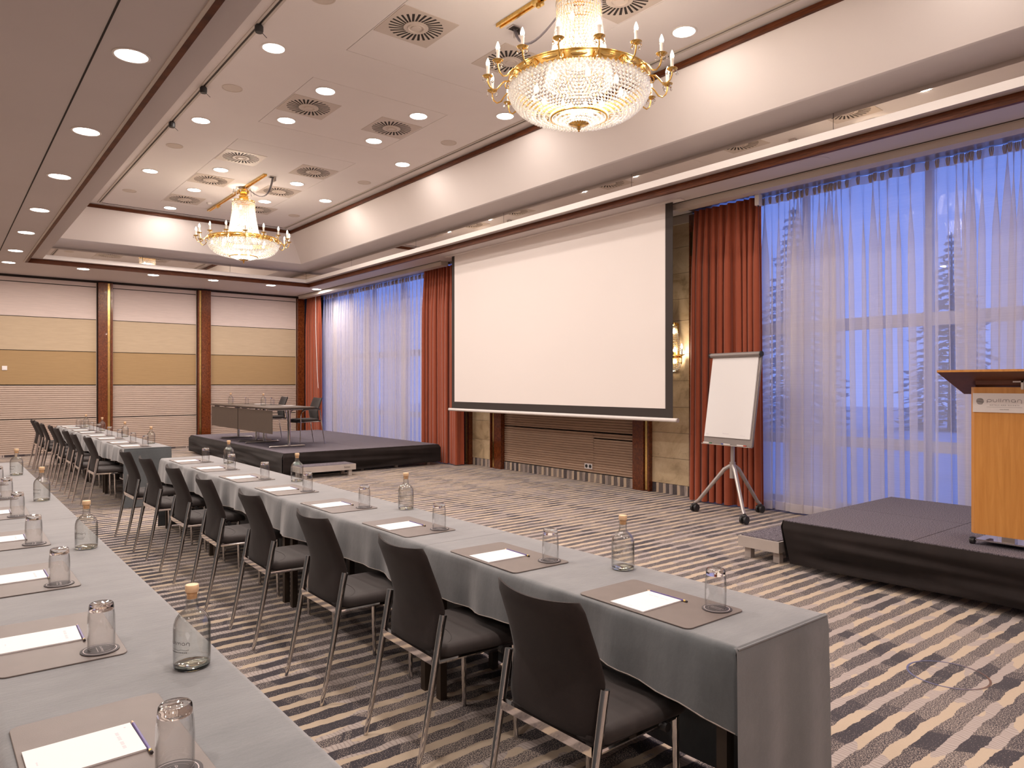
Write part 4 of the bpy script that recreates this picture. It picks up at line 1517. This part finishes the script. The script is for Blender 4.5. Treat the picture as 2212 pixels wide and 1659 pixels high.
# ------------------------------------------------------------------ table rows under velvet cloths
def cloth_row(x0, x1, y0, y1, seams, row, drop_near=True, drop_far=True, seed=1, ztop=.75):
    """one cloth per stretch; the sitting side hangs short, the ends reach the floor"""
    r = random.Random(seed)
    edges = [y0] + seams + [y1]
    N = len(edges) - 1
    o_ph = [r.uniform(0, 6.28) for _ in range(4)]
    for i in range(N):
        a, b_ = edges[i], edges[i + 1]
        lift = .0006 * (i % 2)
        dp = .205 + .02 * (i % 2) + r.uniform(-.008, .008)
        where = ['nearest the camera' if i == 0 else 'farthest from the camera' if i == N - 1 else '%s from the camera' % ORD[i]][0]
        Lc = b_ - a
        first, last = i == 0 and drop_near, i == N - 1 and drop_far
        zt = ztop + lift
        # profile across the table: (x, z) with the front hem first
        prof = [(x0 - .020, zt - dp), (x0 - .019, zt - dp * .75), (x0 - .016, zt - dp * .5), (x0 - .012, zt - dp * .25), (x0 - .009, zt - .03), (x0 - .006, zt - .012), (x0 + .002, zt - .003), (x0 + .015, zt)]
        nt = 6
        prof += [(x0 + .015 + (x1 - x0 - .03) * k / nt, zt) for k in range(1, nt + 1)]
        prof += [(x1 - .002, zt - .003), (x1 + .005, zt - .012), (x1 + .008, zt - .04), (x1 + .012, zt - .30), (x1 + .018, .012)]
        m = len(prof) - 1
        ny = max(8, int(Lc * 22))

        def fn(u, v):
            k = min(m, int(round(u * m)))
            x, z = prof[k]
            y = a + (b_ - a) * v
            if k < 6:          # front flap: gentle waves, wavering hem
                h = 1 - k / 6
                w = .016 * sin(y * 7.5 + o_ph[0]) + .010 * sin(y * 17 + o_ph[1]) + .006 * sin(y * 31 + o_ph[2])
                x += h * (w - .004)
                z += h * (.012 * sin(y * 3.6 + o_ph[2]) + .004 * sin(y * 11 + o_ph[3]))
                if first:
                    e = max(0, 1 - (y - a) / .22)
                    z -= h * e * e * .050
                    x += h * e * .012
                    y -= h * e * .012
            elif k > m - 3:
                h = (k - (m - 3)) / 3
                x += h * .012 * sin(y * 6 + o_ph[1])
            return (x, y, z)

        B = MB().grid(m, ny, fn)
        for end, on in ((0, first), (1, last)):
            if not on:
                continue
            ye = a if end == 0 else b_
            sg_ = -1 if end == 0 else 1
            pr = [(0, zt - .0005), (.006, zt - .003), (.010, zt - .014), (.012, zt - .05), (.016, .40), (.020, .012)]

            def fe(u, v):
                k = min(5, int(round(v * 5)))
                d, z = pr[k]
                x = x0 - .010 + (x1 - x0 + .014) * u
                h = max(0, (k - 2) / 3)
                return (x + (u - .5) * .03 * h, ye + sg_ * (d + h * (.009 * sin(x * 17 + o_ph[0]) + .006 * sin(x * 31 + o_ph[2]))), z)
            B.grid(14, 5, fe)
            # rolled seam along the table edge
            B.tube([(x0 + .0, ye + sg_ * .008, zt - .006), ((x0 + x1) / 2, ye + sg_ * .009, zt - .006), (x1, ye + sg_ * .008, zt - .006)], .0035, 6)
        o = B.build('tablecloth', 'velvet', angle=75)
        MB().tube([Vector(fn(0, .006 + .988 * k / ny)) + Vector((0, 0, .002)) for k in range(ny + 1)], .0022, 5).build('hem', 'hem', o)
        tag(o, 'grey velvet tablecloth on the %s, %s' % (row, where), 'tablecloth', 'grey velvet tablecloths')


def table_row(x0, x1, edges, row, ztop=.742):
    for i in range(len(edges) - 1):
        a, b_ = edges[i] + .012, edges[i + 1] - .012
        N = len(edges) - 1
        where = 'nearest the camera' if i == 0 else 'farthest from the camera' if i == N - 1 else '%s from the camera' % ORD[i]
        t = thing('seminar_table', (0, 0, 0), 'seminar table under the cloth of the %s, %s' % (row, where), 'table', 'seminar tables under the cloths')
        MB().box(x0 + .012, x1 - .012, a, b_, ztop - .026, ztop).build('tabletop', 'ttop', t, smooth=False)
        MB().box(x0 + .06, x1 - .06, a + .07, b_ - .07, ztop - .066, ztop - .0265).build('frame', 'legw', t, smooth=False)
        for x in (x0 + .05, x1 - .05):
            for y in (a + .06, b_ - .06):
                MB().box(x - .019, x + .019, y - .019, y + .019, 0, ztop - .0265).build('leg', 'legw', t, smooth=False)


ROW1 = 'middle table row'
ROW0 = 'left foreground table row'
ROW2 = 'far table row'
X1 = (1.895, 2.425)
cloth_row(*X1, 1.275, 8.42, [3.05, 4.92, 6.70], ROW1, seed=2)
table_row(*X1, [1.275, 3.05, 4.92, 6.70, 8.42], ROW1)
X0 = (.115, .665)
cloth_row(*X0, -.8, 8.95, [1.2, 3.05, 5.0, 7.0], ROW0, drop_near=False, seed=3)
table_row(*X0, [-.8, 1.2, 3.05, 5.0, 7.0, 8.95], ROW0)
X2 = (1.83, 2.36)
cloth_row(*X2, 9.98, 16.35, [11.6, 13.2, 14.8], ROW2, seed=4)
table_row(*X2, [9.98, 11.6, 13.2, 14.8, 16.35], ROW2)

# ------------------------------------------------------------------ chairs
def back_fn(t):
    """lean of the backrest: x at height z (chair faces +x, rear feet at x=0)"""
    z = .435 + .445 * t
    if t < .42:
        x = .108 + .012 * (t / .42)
    else:
        s = (t - .42) / .58
        x = .12 - .105 * s ** 1.25
    return x, z


def half_width(t):
    w = .212 - .012 * max(0, (t - .5) / .5)
    if t < .16:
        w *= .70 + .30 * math.sqrt(1 - (1 - t / .16) ** 2)
    if t > .95:
        s = (t - .95) / .05
        w *= 1 - .05 * s * s
    return w


b = MB()
nu, nv = 12, 16
for side in (0, 1):
    def fb(u, v):
        x, z = back_fn(v)
        q = 2 * u - 1
        hw_ = half_width(v)
        e = min(1, (1 - abs(q)) / .10, v / .04, (1 - v) / .05)
        th_ = .004 + .012 * math.sqrt(max(0, 1 - (1 - e) ** 2))
        cx_ = x + .040 * q * q * (.35 + .65 * v) - .008
        zz = z + .012 * q * q * max(0, (v - .8) / .2)
        return (cx_ + (th_ if side else -th_), q * hw_ * (1 if side else 1), zz)
    g0 = MB().grid(nu, nv, fb)
    if side:
        g0.f = [tuple(reversed(q)) for q in g0.f]
    b.add(g0.v, g0.f)
# close the rim
m = nu + 1
o2 = m * (nv + 1)
loop = [i for i in range(m)] + [j * m + nu for j in range(1, nv + 1)] + [nv * m + i for i in range(nu - 1, -1, -1)] + [j * m for j in range(nv - 1, 0, -1)]
for p, q in zip(loop, loop[1:] + loop[:1]):
    b.f.append((p, o2 + p, o2 + q, q))
    b.mi.append(0)
CH_BACK = b.data('backrest', 'fabric', angle=80)


def seat_mesh():
    b = MB()
    rings = []
    for d, z in ((.028, .432), (.006, .438), (0, .452), (.002, .470), (.012, .481), (.035, .487), (.09, .489), (.16, .488)):
        rr = []
        for x, y in rrect(.095 + d, .565 - d, -.228 + d, .228 - d, max(.055 - d * .3, .01), 5):
            f = max(0, (x - .45) / .115)
            y *= 1 - .10 * max(0, (.26 - x) / .17) ** 2
            rr.append((x, y, z - .022 * f * f + .006 * max(0, (.2 - x) / .1)))
        rings.append(rr)
    b.stack(rings)
    return b.data('seat', 'seatf', angle=60)


CH_SEAT = seat_mesh()
CH_SEAM = MB().tube([(.15 + .10 * cos(q * 1.35), .185 * sin(q * 1.35) / sin(1.35), .4880 + .0006 * cos(q)) for q in [k / 10 - 1 for k in range(21)]], .0014, 5).data('seam', 'fabric')


def rear_leg(s):
    y = s * .226
    return MB().tube([(0, y, 0), (.028, y, .12), (.055, y * 1.0, .26), (.085, y, .42), (.113, y, .57), (.124, y, .622), (.1245, y, .6225)], [.0095, .0115, .0135, .0155, .0165, .0165, .001], 12, sy=.8)


CH_REAR = [rear_leg(s).data('leg', 'chrome', angle=50) for s in (-1, 1)]
CH_FRONT = [MB().tube([(.508, s * .205, 0), (.504, s * .205, .20), (.500, s * .205, .425)], [.0105, .0120, .0125], 12).data('leg', 'chrome') for s in (-1, 1)]
CH_BAR = MB().box(.078, .100, -.212, .212, .424, .456).data('crossbar', 'chrome', smooth=False)
fr = MB()
for s in (-1, 1):
    fr.tube([(.095, s * .212, .432), (.30, s * .212, .430), (.50, s * .205, .424)], .010, 8)
fr.tube([(.50, -.205, .424), (.50, .205, .424)], .010, 8)
CH_FRAME = fr.data('seat_frame', 'chrome')
CH_LINK = MB().tube([(.42, -.235, .418), (.42, -.205, .418)], .016, 10).box(.36, .44, -.212, -.19, .412, .432).data('row_link', 'black')
CH_FEET = MB()
for x, y in ((0, -.226), (0, .226), (.508, -.205), (.508, .205)):
    CH_FEET.lathe([(.011, 0), (.0125, .004), (.011, .012)], 10, (x, y, 0))


def make_chair(label, group, cat='chair'):
    t = thing('conference_chair', (0, 0, 0), label, cat, group)
    link('backrest', CH_BACK, t)
    s = link('seat', CH_SEAT, t)
    link('seam', CH_SEAM, s)
    for d in CH_REAR + CH_FRONT:
        link('leg', d, t)
    link('crossbar', CH_BAR, t)
    link('seat_frame', CH_FRAME, t)
    link('row_link', CH_LINK, t)
    return t


def chair_label(i, n, row):
    return 'brown chair at the %s, %s' % (row, 'nearest the camera' if i == 0 else 'farthest from the camera' if i == n - 1 else '%s from the camera' % ORD[i])


c_y = [1.745, 2.655, 3.50, 4.43, 5.36, 6.22, 7.14, 7.97]
c_x = [1.455, 1.475, 1.45, 1.445, 1.44, 1.44, 1.43, 1.42]
f_y = [10.42, 11.15, 12.02, 12.80, 13.62, 14.35, 15.2, 15.95]
f_x = [1.445, 1.39, 1.40, 1.38, 1.39, 1.35, 1.35, 1.36]
G1, G2 = 'dark brown chairs along the middle table row', 'dark brown chairs along the far table row'
proto = make_chair(chair_label(0, 8, ROW1), G1)
remember(proto)
RC = random.Random(4)
for i in range(8):
    rz = RC.uniform(-.035, .035)
    if i == 0:
        proto.location = (c_x[0], c_y[0], 0)
        proto.rotation_euler = (0, 0, .03)
    else:
        copy_tree(proto, None, (c_x[i], c_y[i], 0), rz, chair_label(i, 8, ROW1))
for i in range(8):
    copy_tree(proto, None, (f_x[i], f_y[i], 0), RC.uniform(-.04, .04), chair_label(i, 8, ROW2), G2)

# armchairs on the stage
ARMS = []
for s in (-1, 1):
    y = s * .262
    ARMS.append((MB().tube([(.02, y, 0), (.06, y, .25), (.105, y, .55), (.12, y * 1.0, .655), (.16, y, .672), (.30, y, .675), (.42, y, .66), (.485, y, .615), (.50, y, .54), (.505, y, .25), (.51, y, 0)], .0105, 10).data('leg', 'chrome'),
                 MB().tube([(.12, y, .668), (.2, y, .690), (.34, y, .692), (.44, y, .672), (.475, y, .64)], [.012, .017, .017, .017, .012], 10).data('armrest', 'black')))


def make_armchair(x, y, rz, label):
    t = thing('armchair', (x, y, .4035), label, 'armchair', 'dark armchairs behind the stage table', rz)
    link('backrest', CH_BACK, t)
    link('seat', CH_SEAT, t)
    for leg, arm in ARMS:
        link('leg', leg, t)
        link('armrest', arm, t)
    link('crossbar', AC_BAR, t)
    link('seat_frame', CH_FRAME, t)


AC_BAR = MB().box(.078, .100, -.262, .262, .430, .454).tube([(.50, -.262, .424), (.50, .262, .424)], .009, 8).data('crossbar', 'chrome')
make_armchair(5.86, 13.30, pi, 'dark armchair with chrome frame behind the stage table, right of the two')
make_armchair(5.80, 14.85, pi - .05, 'dark armchair with chrome frame behind the stage table, left of the two')

# folding tables on the stage
def stage_table(y0, y1, posts, label):
    t = thing('folding_table', (5.0, (y0 + y1) / 2, .40), label, 'table', 'folding tables on the stage')
    c = (y0 + y1) / 2
    MB().pad(-.43, .40, y0 - c, y1 - c, .02, [(.004, .714), (0, .718), (0, .736), (.004, .74)]).build('tabletop', 'ttop', t)
    MB().box(-.40, .37, y0 - c + .05, y1 - c - .05, .700, .7135).build('top_frame', 'black', t, smooth=False)
    MB().box(-.405, -.39, y0 - c + .01, y1 - c - .012, .275, .685).build('modesty_panel', 'modest', t, smooth=False)
    for y in (y0 - c + .2, y1 - c - .2):
        MB().box(-.40, -.30, y - .02, y + .02, .672, .6995).build('panel_hinge', 'steel', t, smooth=False)
    for p in posts:
        o = MB().tube([(.04, p - c, .03), (.04, p - c, .70)], .028, 14).build('leg', 'chrome', t)
        MB().tube([(-.33, p - c, .018), (-.30, p - c, .024), (.31, p - c, .024), (.34, p - c, .018)], [.013, .018, .018, .013], 10).build('foot', 'steel', o)
        MB().box(-.25, .30, p - c - .02, p - c + .02, .675, .6995).build('top_bracket', 'steel', o, smooth=False)


stage_table(12.45, 14.27, (12.80, 14.07), 'grey-brown folding table with modesty panel on the stage, right of the two')
stage_table(14.29, 16.0, (14.50, 15.62), 'grey-brown folding table with modesty panel on the stage, left of the two')

# ------------------------------------------------------------------ place settings
MAT = MB().pad(-.158, .158, -.258, .258, .022, [(.0005, 0), (0, .0005), (0, .0025), (.001, .0035)], 5)
MAT = MAT.data('desk_mat', 'mat')
PAD = MB().box(-.105, .105, -.078, .078, 0, .0035).data('paper_block', 'paper', smooth=False)
PB = MB().box(-.105, .105, -.078, .078, -.0007, 0).data('card_back', 'print_', smooth=False)
pm = MB()
for k, (a, w) in enumerate(((-.046, .016), (-.026, .018), (.0, .022), (.026, .018))):
    for q in range(3):
        pm.box(.066, .073, a + q * w / 3, a + q * w / 3 + w / 3 * .62, .0036, .0037)
pm.box(.088, .092, .056, .062, .0036, .0037)
for q in range(3):
    pm.box(-.088, -.085, -.01 + q * .006, -.0062 + q * .006, .0036, .0037)
PMARK = pm.data('printed_marks', 'print_', smooth=False)
PEN_S = MB().tube([(0, -.085, 0), (0, .072, 0)], .0036, 6).data('shaft', 'pencil', angle=20)
PEN_T = MB().lathe([(.0036, 0), (.0012, .016)], 8).data('wood_tip', 'pwood')
PEN_L = MB().lathe([(.0013, 0), (.0002, .005)], 6).data('lead', 'ink')
PEN_F = MB().tube([(0, -.094, 0), (0, -.085, 0)], .0038, 8).data('ferrule', 'gold')
PEN_E = MB().tube([(0, -.101, 0), (0, -.094, 0)], .0036, 8).data('eraser', 'ink')
CO_D = MB().lathe([(.001, 0), (.051, 0), (.052, .0006), (.052, .0026), (.051, .0032), (.001, .0032)], 40).data('disc', 'coast')
CO_R = MB().lathe([(.0425, .0034), (.0445, .0034)], 40).lathe([(.0300, .0034), (.0308, .0034)], 32, arc=(.5, 2.64)).lathe([(.0300, .0034), (.0308, .0034)], 32, arc=(3.64, 5.78)).data('printed_ring', 'coastw', smooth=False)
cw = MB()
sc2 = .048 / WLEN
for s in WORD:
    ribbon(cw, s, .28, lambda x, y: (.002 + y * sc2, .024 - x * sc2, .0034))
for k in range(9):
    cw.box(-.0085, -.0065, -.022 + k * .005, -.019 + k * .005, .0033, .0034)
CO_W = cw.data('printed_name', 'coastw', smooth=False)
G_WALL = MB().lathe([(.0335, .001), (.0348, .030), (.0350, .070), (.0338, .098), (.0326, .110), (.030, .1155)], 32).lathe([(.0355, 0), (.0365, .002), (.0370, .030), (.0372, .070), (.0362, .100), (.0346, .112), (.0340, .117)], 32).data('wall', 'glass')
G_BASE = MB().lathe([(.0005, .1195), (.018, .1190), (.029, .1165), (.0325, .1172), (.0338, .1215), (.0332, .129), (.0320, .136), (.0295, .1392), (.0240, .1390), (.012, .1365), (.0005, .1358)], 32).data('thick_base', 'cbase')
B_WALL = MB().lathe([(.046, .02), (.0468, .06), (.0466, .112), (.0452, .123), (.0415, .1345), (.0345, .1455), (.0265, .1535), (.0182, .160), (.0150, .168), (.0138, .178), (.0138, .192)], 36).lathe([(.0475, .006), (.049, .012), (.0495, .06), (.0493, .112), (.0480, .124), (.0440, .137), (.0370, .148), (.0290, .156), (.0205, .162), (.0175, .168), (.0165, .176), (.0162, .200), (.0185, .203), (.0188, .208), (.0160, .2095)], 36).data('glass_body', 'glassg')
B_BASE = MB().lathe([(.001, .0015), (.040, .0), (.0455, .001), (.0480, .004), (.0480, .0095), (.0440, .011), (.030, .0150), (.001, .017)], 36).data('glass_base', 'gbase')
B_CORK = MB().lathe([(.001, .192), (.0135, .192), (.0145, .210), (.001, .2105)], 20).data('cork', 'cork')
B_CAP = MB().lathe([(.001, .2105), (.0165, .2105), (.0180, .213), (.0182, .228), (.0170, .231), (.001, .2315)], 24).data('stopper_cap', 'corkt')
bw = MB()
sc3 = .070 / WLEN
Rb = .0499
for s in WORD:
    ribbon(bw, s, .20, lambda x, y: (Rb * cos((x - WLEN / 2) * sc3 / Rb), Rb * sin((x - WLEN / 2) * sc3 / Rb), .076 + y * sc3))
pts = [((k - 10) * .0034, .062 + .0010 * sin(k)) for k in range(21)]
ribbon(bw, pts, .0008, lambda x, y: (Rb * cos(x / Rb), Rb * sin(x / Rb), y))
for k in range(12):
    ribbon(bw, [(-.030 + k * .005, .055), (-.0268 + k * .005, .055)], .0022, lambda x, y: (Rb * cos(x / Rb), Rb * sin(x / Rb), y))
B_MARK = bw.data('printed_name', 'ink', smooth=False)


def place(kind, loc, label, rz=0.0, grp=None):
    """one small object of a place setting, with its parts"""
    x, y, z = loc
    if kind == 'mat':
        o = link('desk_mat', MAT, None, loc, (0, 0, rz))
        return tag(o, label, 'desk mat', grp)
    if kind == 'pad':
        t = thing('notepad', (x, y, z + .0008), label, 'notepad', grp, rz)
        link('paper_block', PAD, t)
        link('card_back', PB, t)
        link('printed_marks', PMARK, t)
    elif kind == 'pencil':
        t = thing('pencil', (x, y, z + .0037), label, 'pencil', grp, rz)
        link('shaft', PEN_S, t)
        link('wood_tip', PEN_T, t, (0, .072, 0), (-pi / 2, 0, 0))
        link('lead', PEN_L, t, (0, .088, 0), (-pi / 2, 0, 0))
        link('ferrule', PEN_F, t)
        link('eraser', PEN_E, t)
    elif kind == 'coaster':
        t = thing('coaster', loc, label, 'coaster', grp, rz)
        link('disc', CO_D, t)
        link('printed_ring', CO_R, t)
        link('printed_name', CO_W, t)
    elif kind == 'glass':
        t = thing('drinking_glass', loc, label, 'drinking glass', grp, rz)
        link('wall', G_WALL, t)
        link('thick_base', G_BASE, t)
    elif kind == 'bottle':
        t = thing('water_bottle', loc, label, 'bottle', grp, rz)
        link('glass_body', B_WALL, t)
        link('glass_base', B_BASE, t)
        link('cork', B_CORK, t)
        link('stopper_cap', B_CAP, t)
        link('printed_name', B_MARK, t)
    return t


RS = random.Random(9)
ZT = .7515


def settings(xg, ys, row, key):
    n = len(ys)
    for i, y in enumerate(ys):
        w = 'nearest the camera' if i == 0 else '%s from the camera' % ORD[i]
        e = RS.uniform(-.02, .02)
        mx, my = xg - .090, y + .190
        place('mat', (mx, my, ZT), 'taupe desk mat on the %s, %s' % (row, w), e, 'desk mats on the ' + row)
        place('pad', (mx - .042, my + .022, ZT + .0036), 'white notepad on the %s, %s' % (row, w), e * 1.5, 'notepads on the ' + row)
        place('pencil', (mx + .068, my + .022, ZT + .0036), 'violet pencil beside the notepad on the %s, %s' % (row, w), e, 'pencils on the ' + row)
        place('coaster', (xg, y, ZT + .0036), 'round dark coaster on the %s, %s' % (row, w), RS.uniform(-.12, .12), 'coasters on the ' + row)
        place('glass', (xg + RS.uniform(-.004, .004), y + RS.uniform(-.004, .004), ZT + .0072), 'upturned tumbler on the %s, %s' % (row, w), 0, 'upturned tumblers on the ' + row)


def bottles(pts, row, key, face):
    for i, (x, y) in enumerate(pts):
        w = 'nearest the camera' if i == 0 else '%s from the camera' % ORD[i]
        place('bottle', (x, y, ZT), 'stoppered water bottle on the %s, %s' % (row, w), RS.uniform(-.15, .15) + face, 'water bottles on the ' + row)


settings(2.155, [1.527, 2.416, 3.32, 4.212, 5.112, 6.0, 6.88, 7.70], ROW1, 'm')
bottles([(2.322, 2.125), (2.35, 4.015), (2.32, 5.72), (2.31, 7.46)], ROW1, 'm', 3.0)
settings(.382, [1.575, 2.444, 3.351, 4.277, 5.236, 6.11, 7.0], ROW0, 'n')
bottles([(.566, 2.155), (.572, 4.03), (.566, 5.865), (.552, 7.66)], ROW0, 'n', 3.75)
settings(2.085, [10.10, 10.80, 11.72, 12.50, 13.44, 14.15, 15.05, 15.60], ROW2, 'f')
bottles([(2.262, 10.60), (2.24, 12.2), (2.225, 14.02), (2.20, 15.55)], ROW2, 'f', 3.6)
# things on the stage tables
ZS = 1.1405
place('bottle', (4.78, 15.30, ZS), 'clear water bottle on the stage table, left of the two there', 3.6)
place('bottle', (4.96, 13.90, ZS), 'clear water bottle on the stage table, right of the two there', 3.6)
place('coaster', (5.06, 15.15, ZS), 'dark coaster on the stage table, under the left tumbler')
place('glass', (5.06, 15.15, ZS + .0036), 'upturned tumbler on the stage table, left of the two there')
place('coaster', (5.24, 14.18, ZS), 'dark coaster on the stage table, under the right tumbler')
place('glass', (5.24, 14.18, ZS + .0036), 'upturned tumbler on the stage table, right of the two there')
place('mat', (5.20, 14.75, ZS), 'dark desk mat on the stage table, left of the two there')
place('pad', (5.20, 14.75, ZS + .0036), 'white notepad on the stage table, left of the two there')
place('mat', (5.22, 13.30, ZS), 'dark desk mat on the stage table, right of the two there')
place('pad', (5.22, 13.30, ZS + .0036), 'white notepad on the stage table, right of the two there')

# round floor box lid let into the carpet in the right foreground
t = thing('floor_box_lid', (4.21, 1.53, 0), 'round carpeted floor outlet lid with thin metal rim, right foreground carpet', 'floor outlet')
MB().lathe([(.185, .0002), (.185, .0022), (.195, .0022), (.195, .0002)], 56).build('metal_rim', 'steel', t)
MB().lathe([(.001, .0012), (.184, .0010)], 48).build('lid', 'carpet', t, smooth=False)
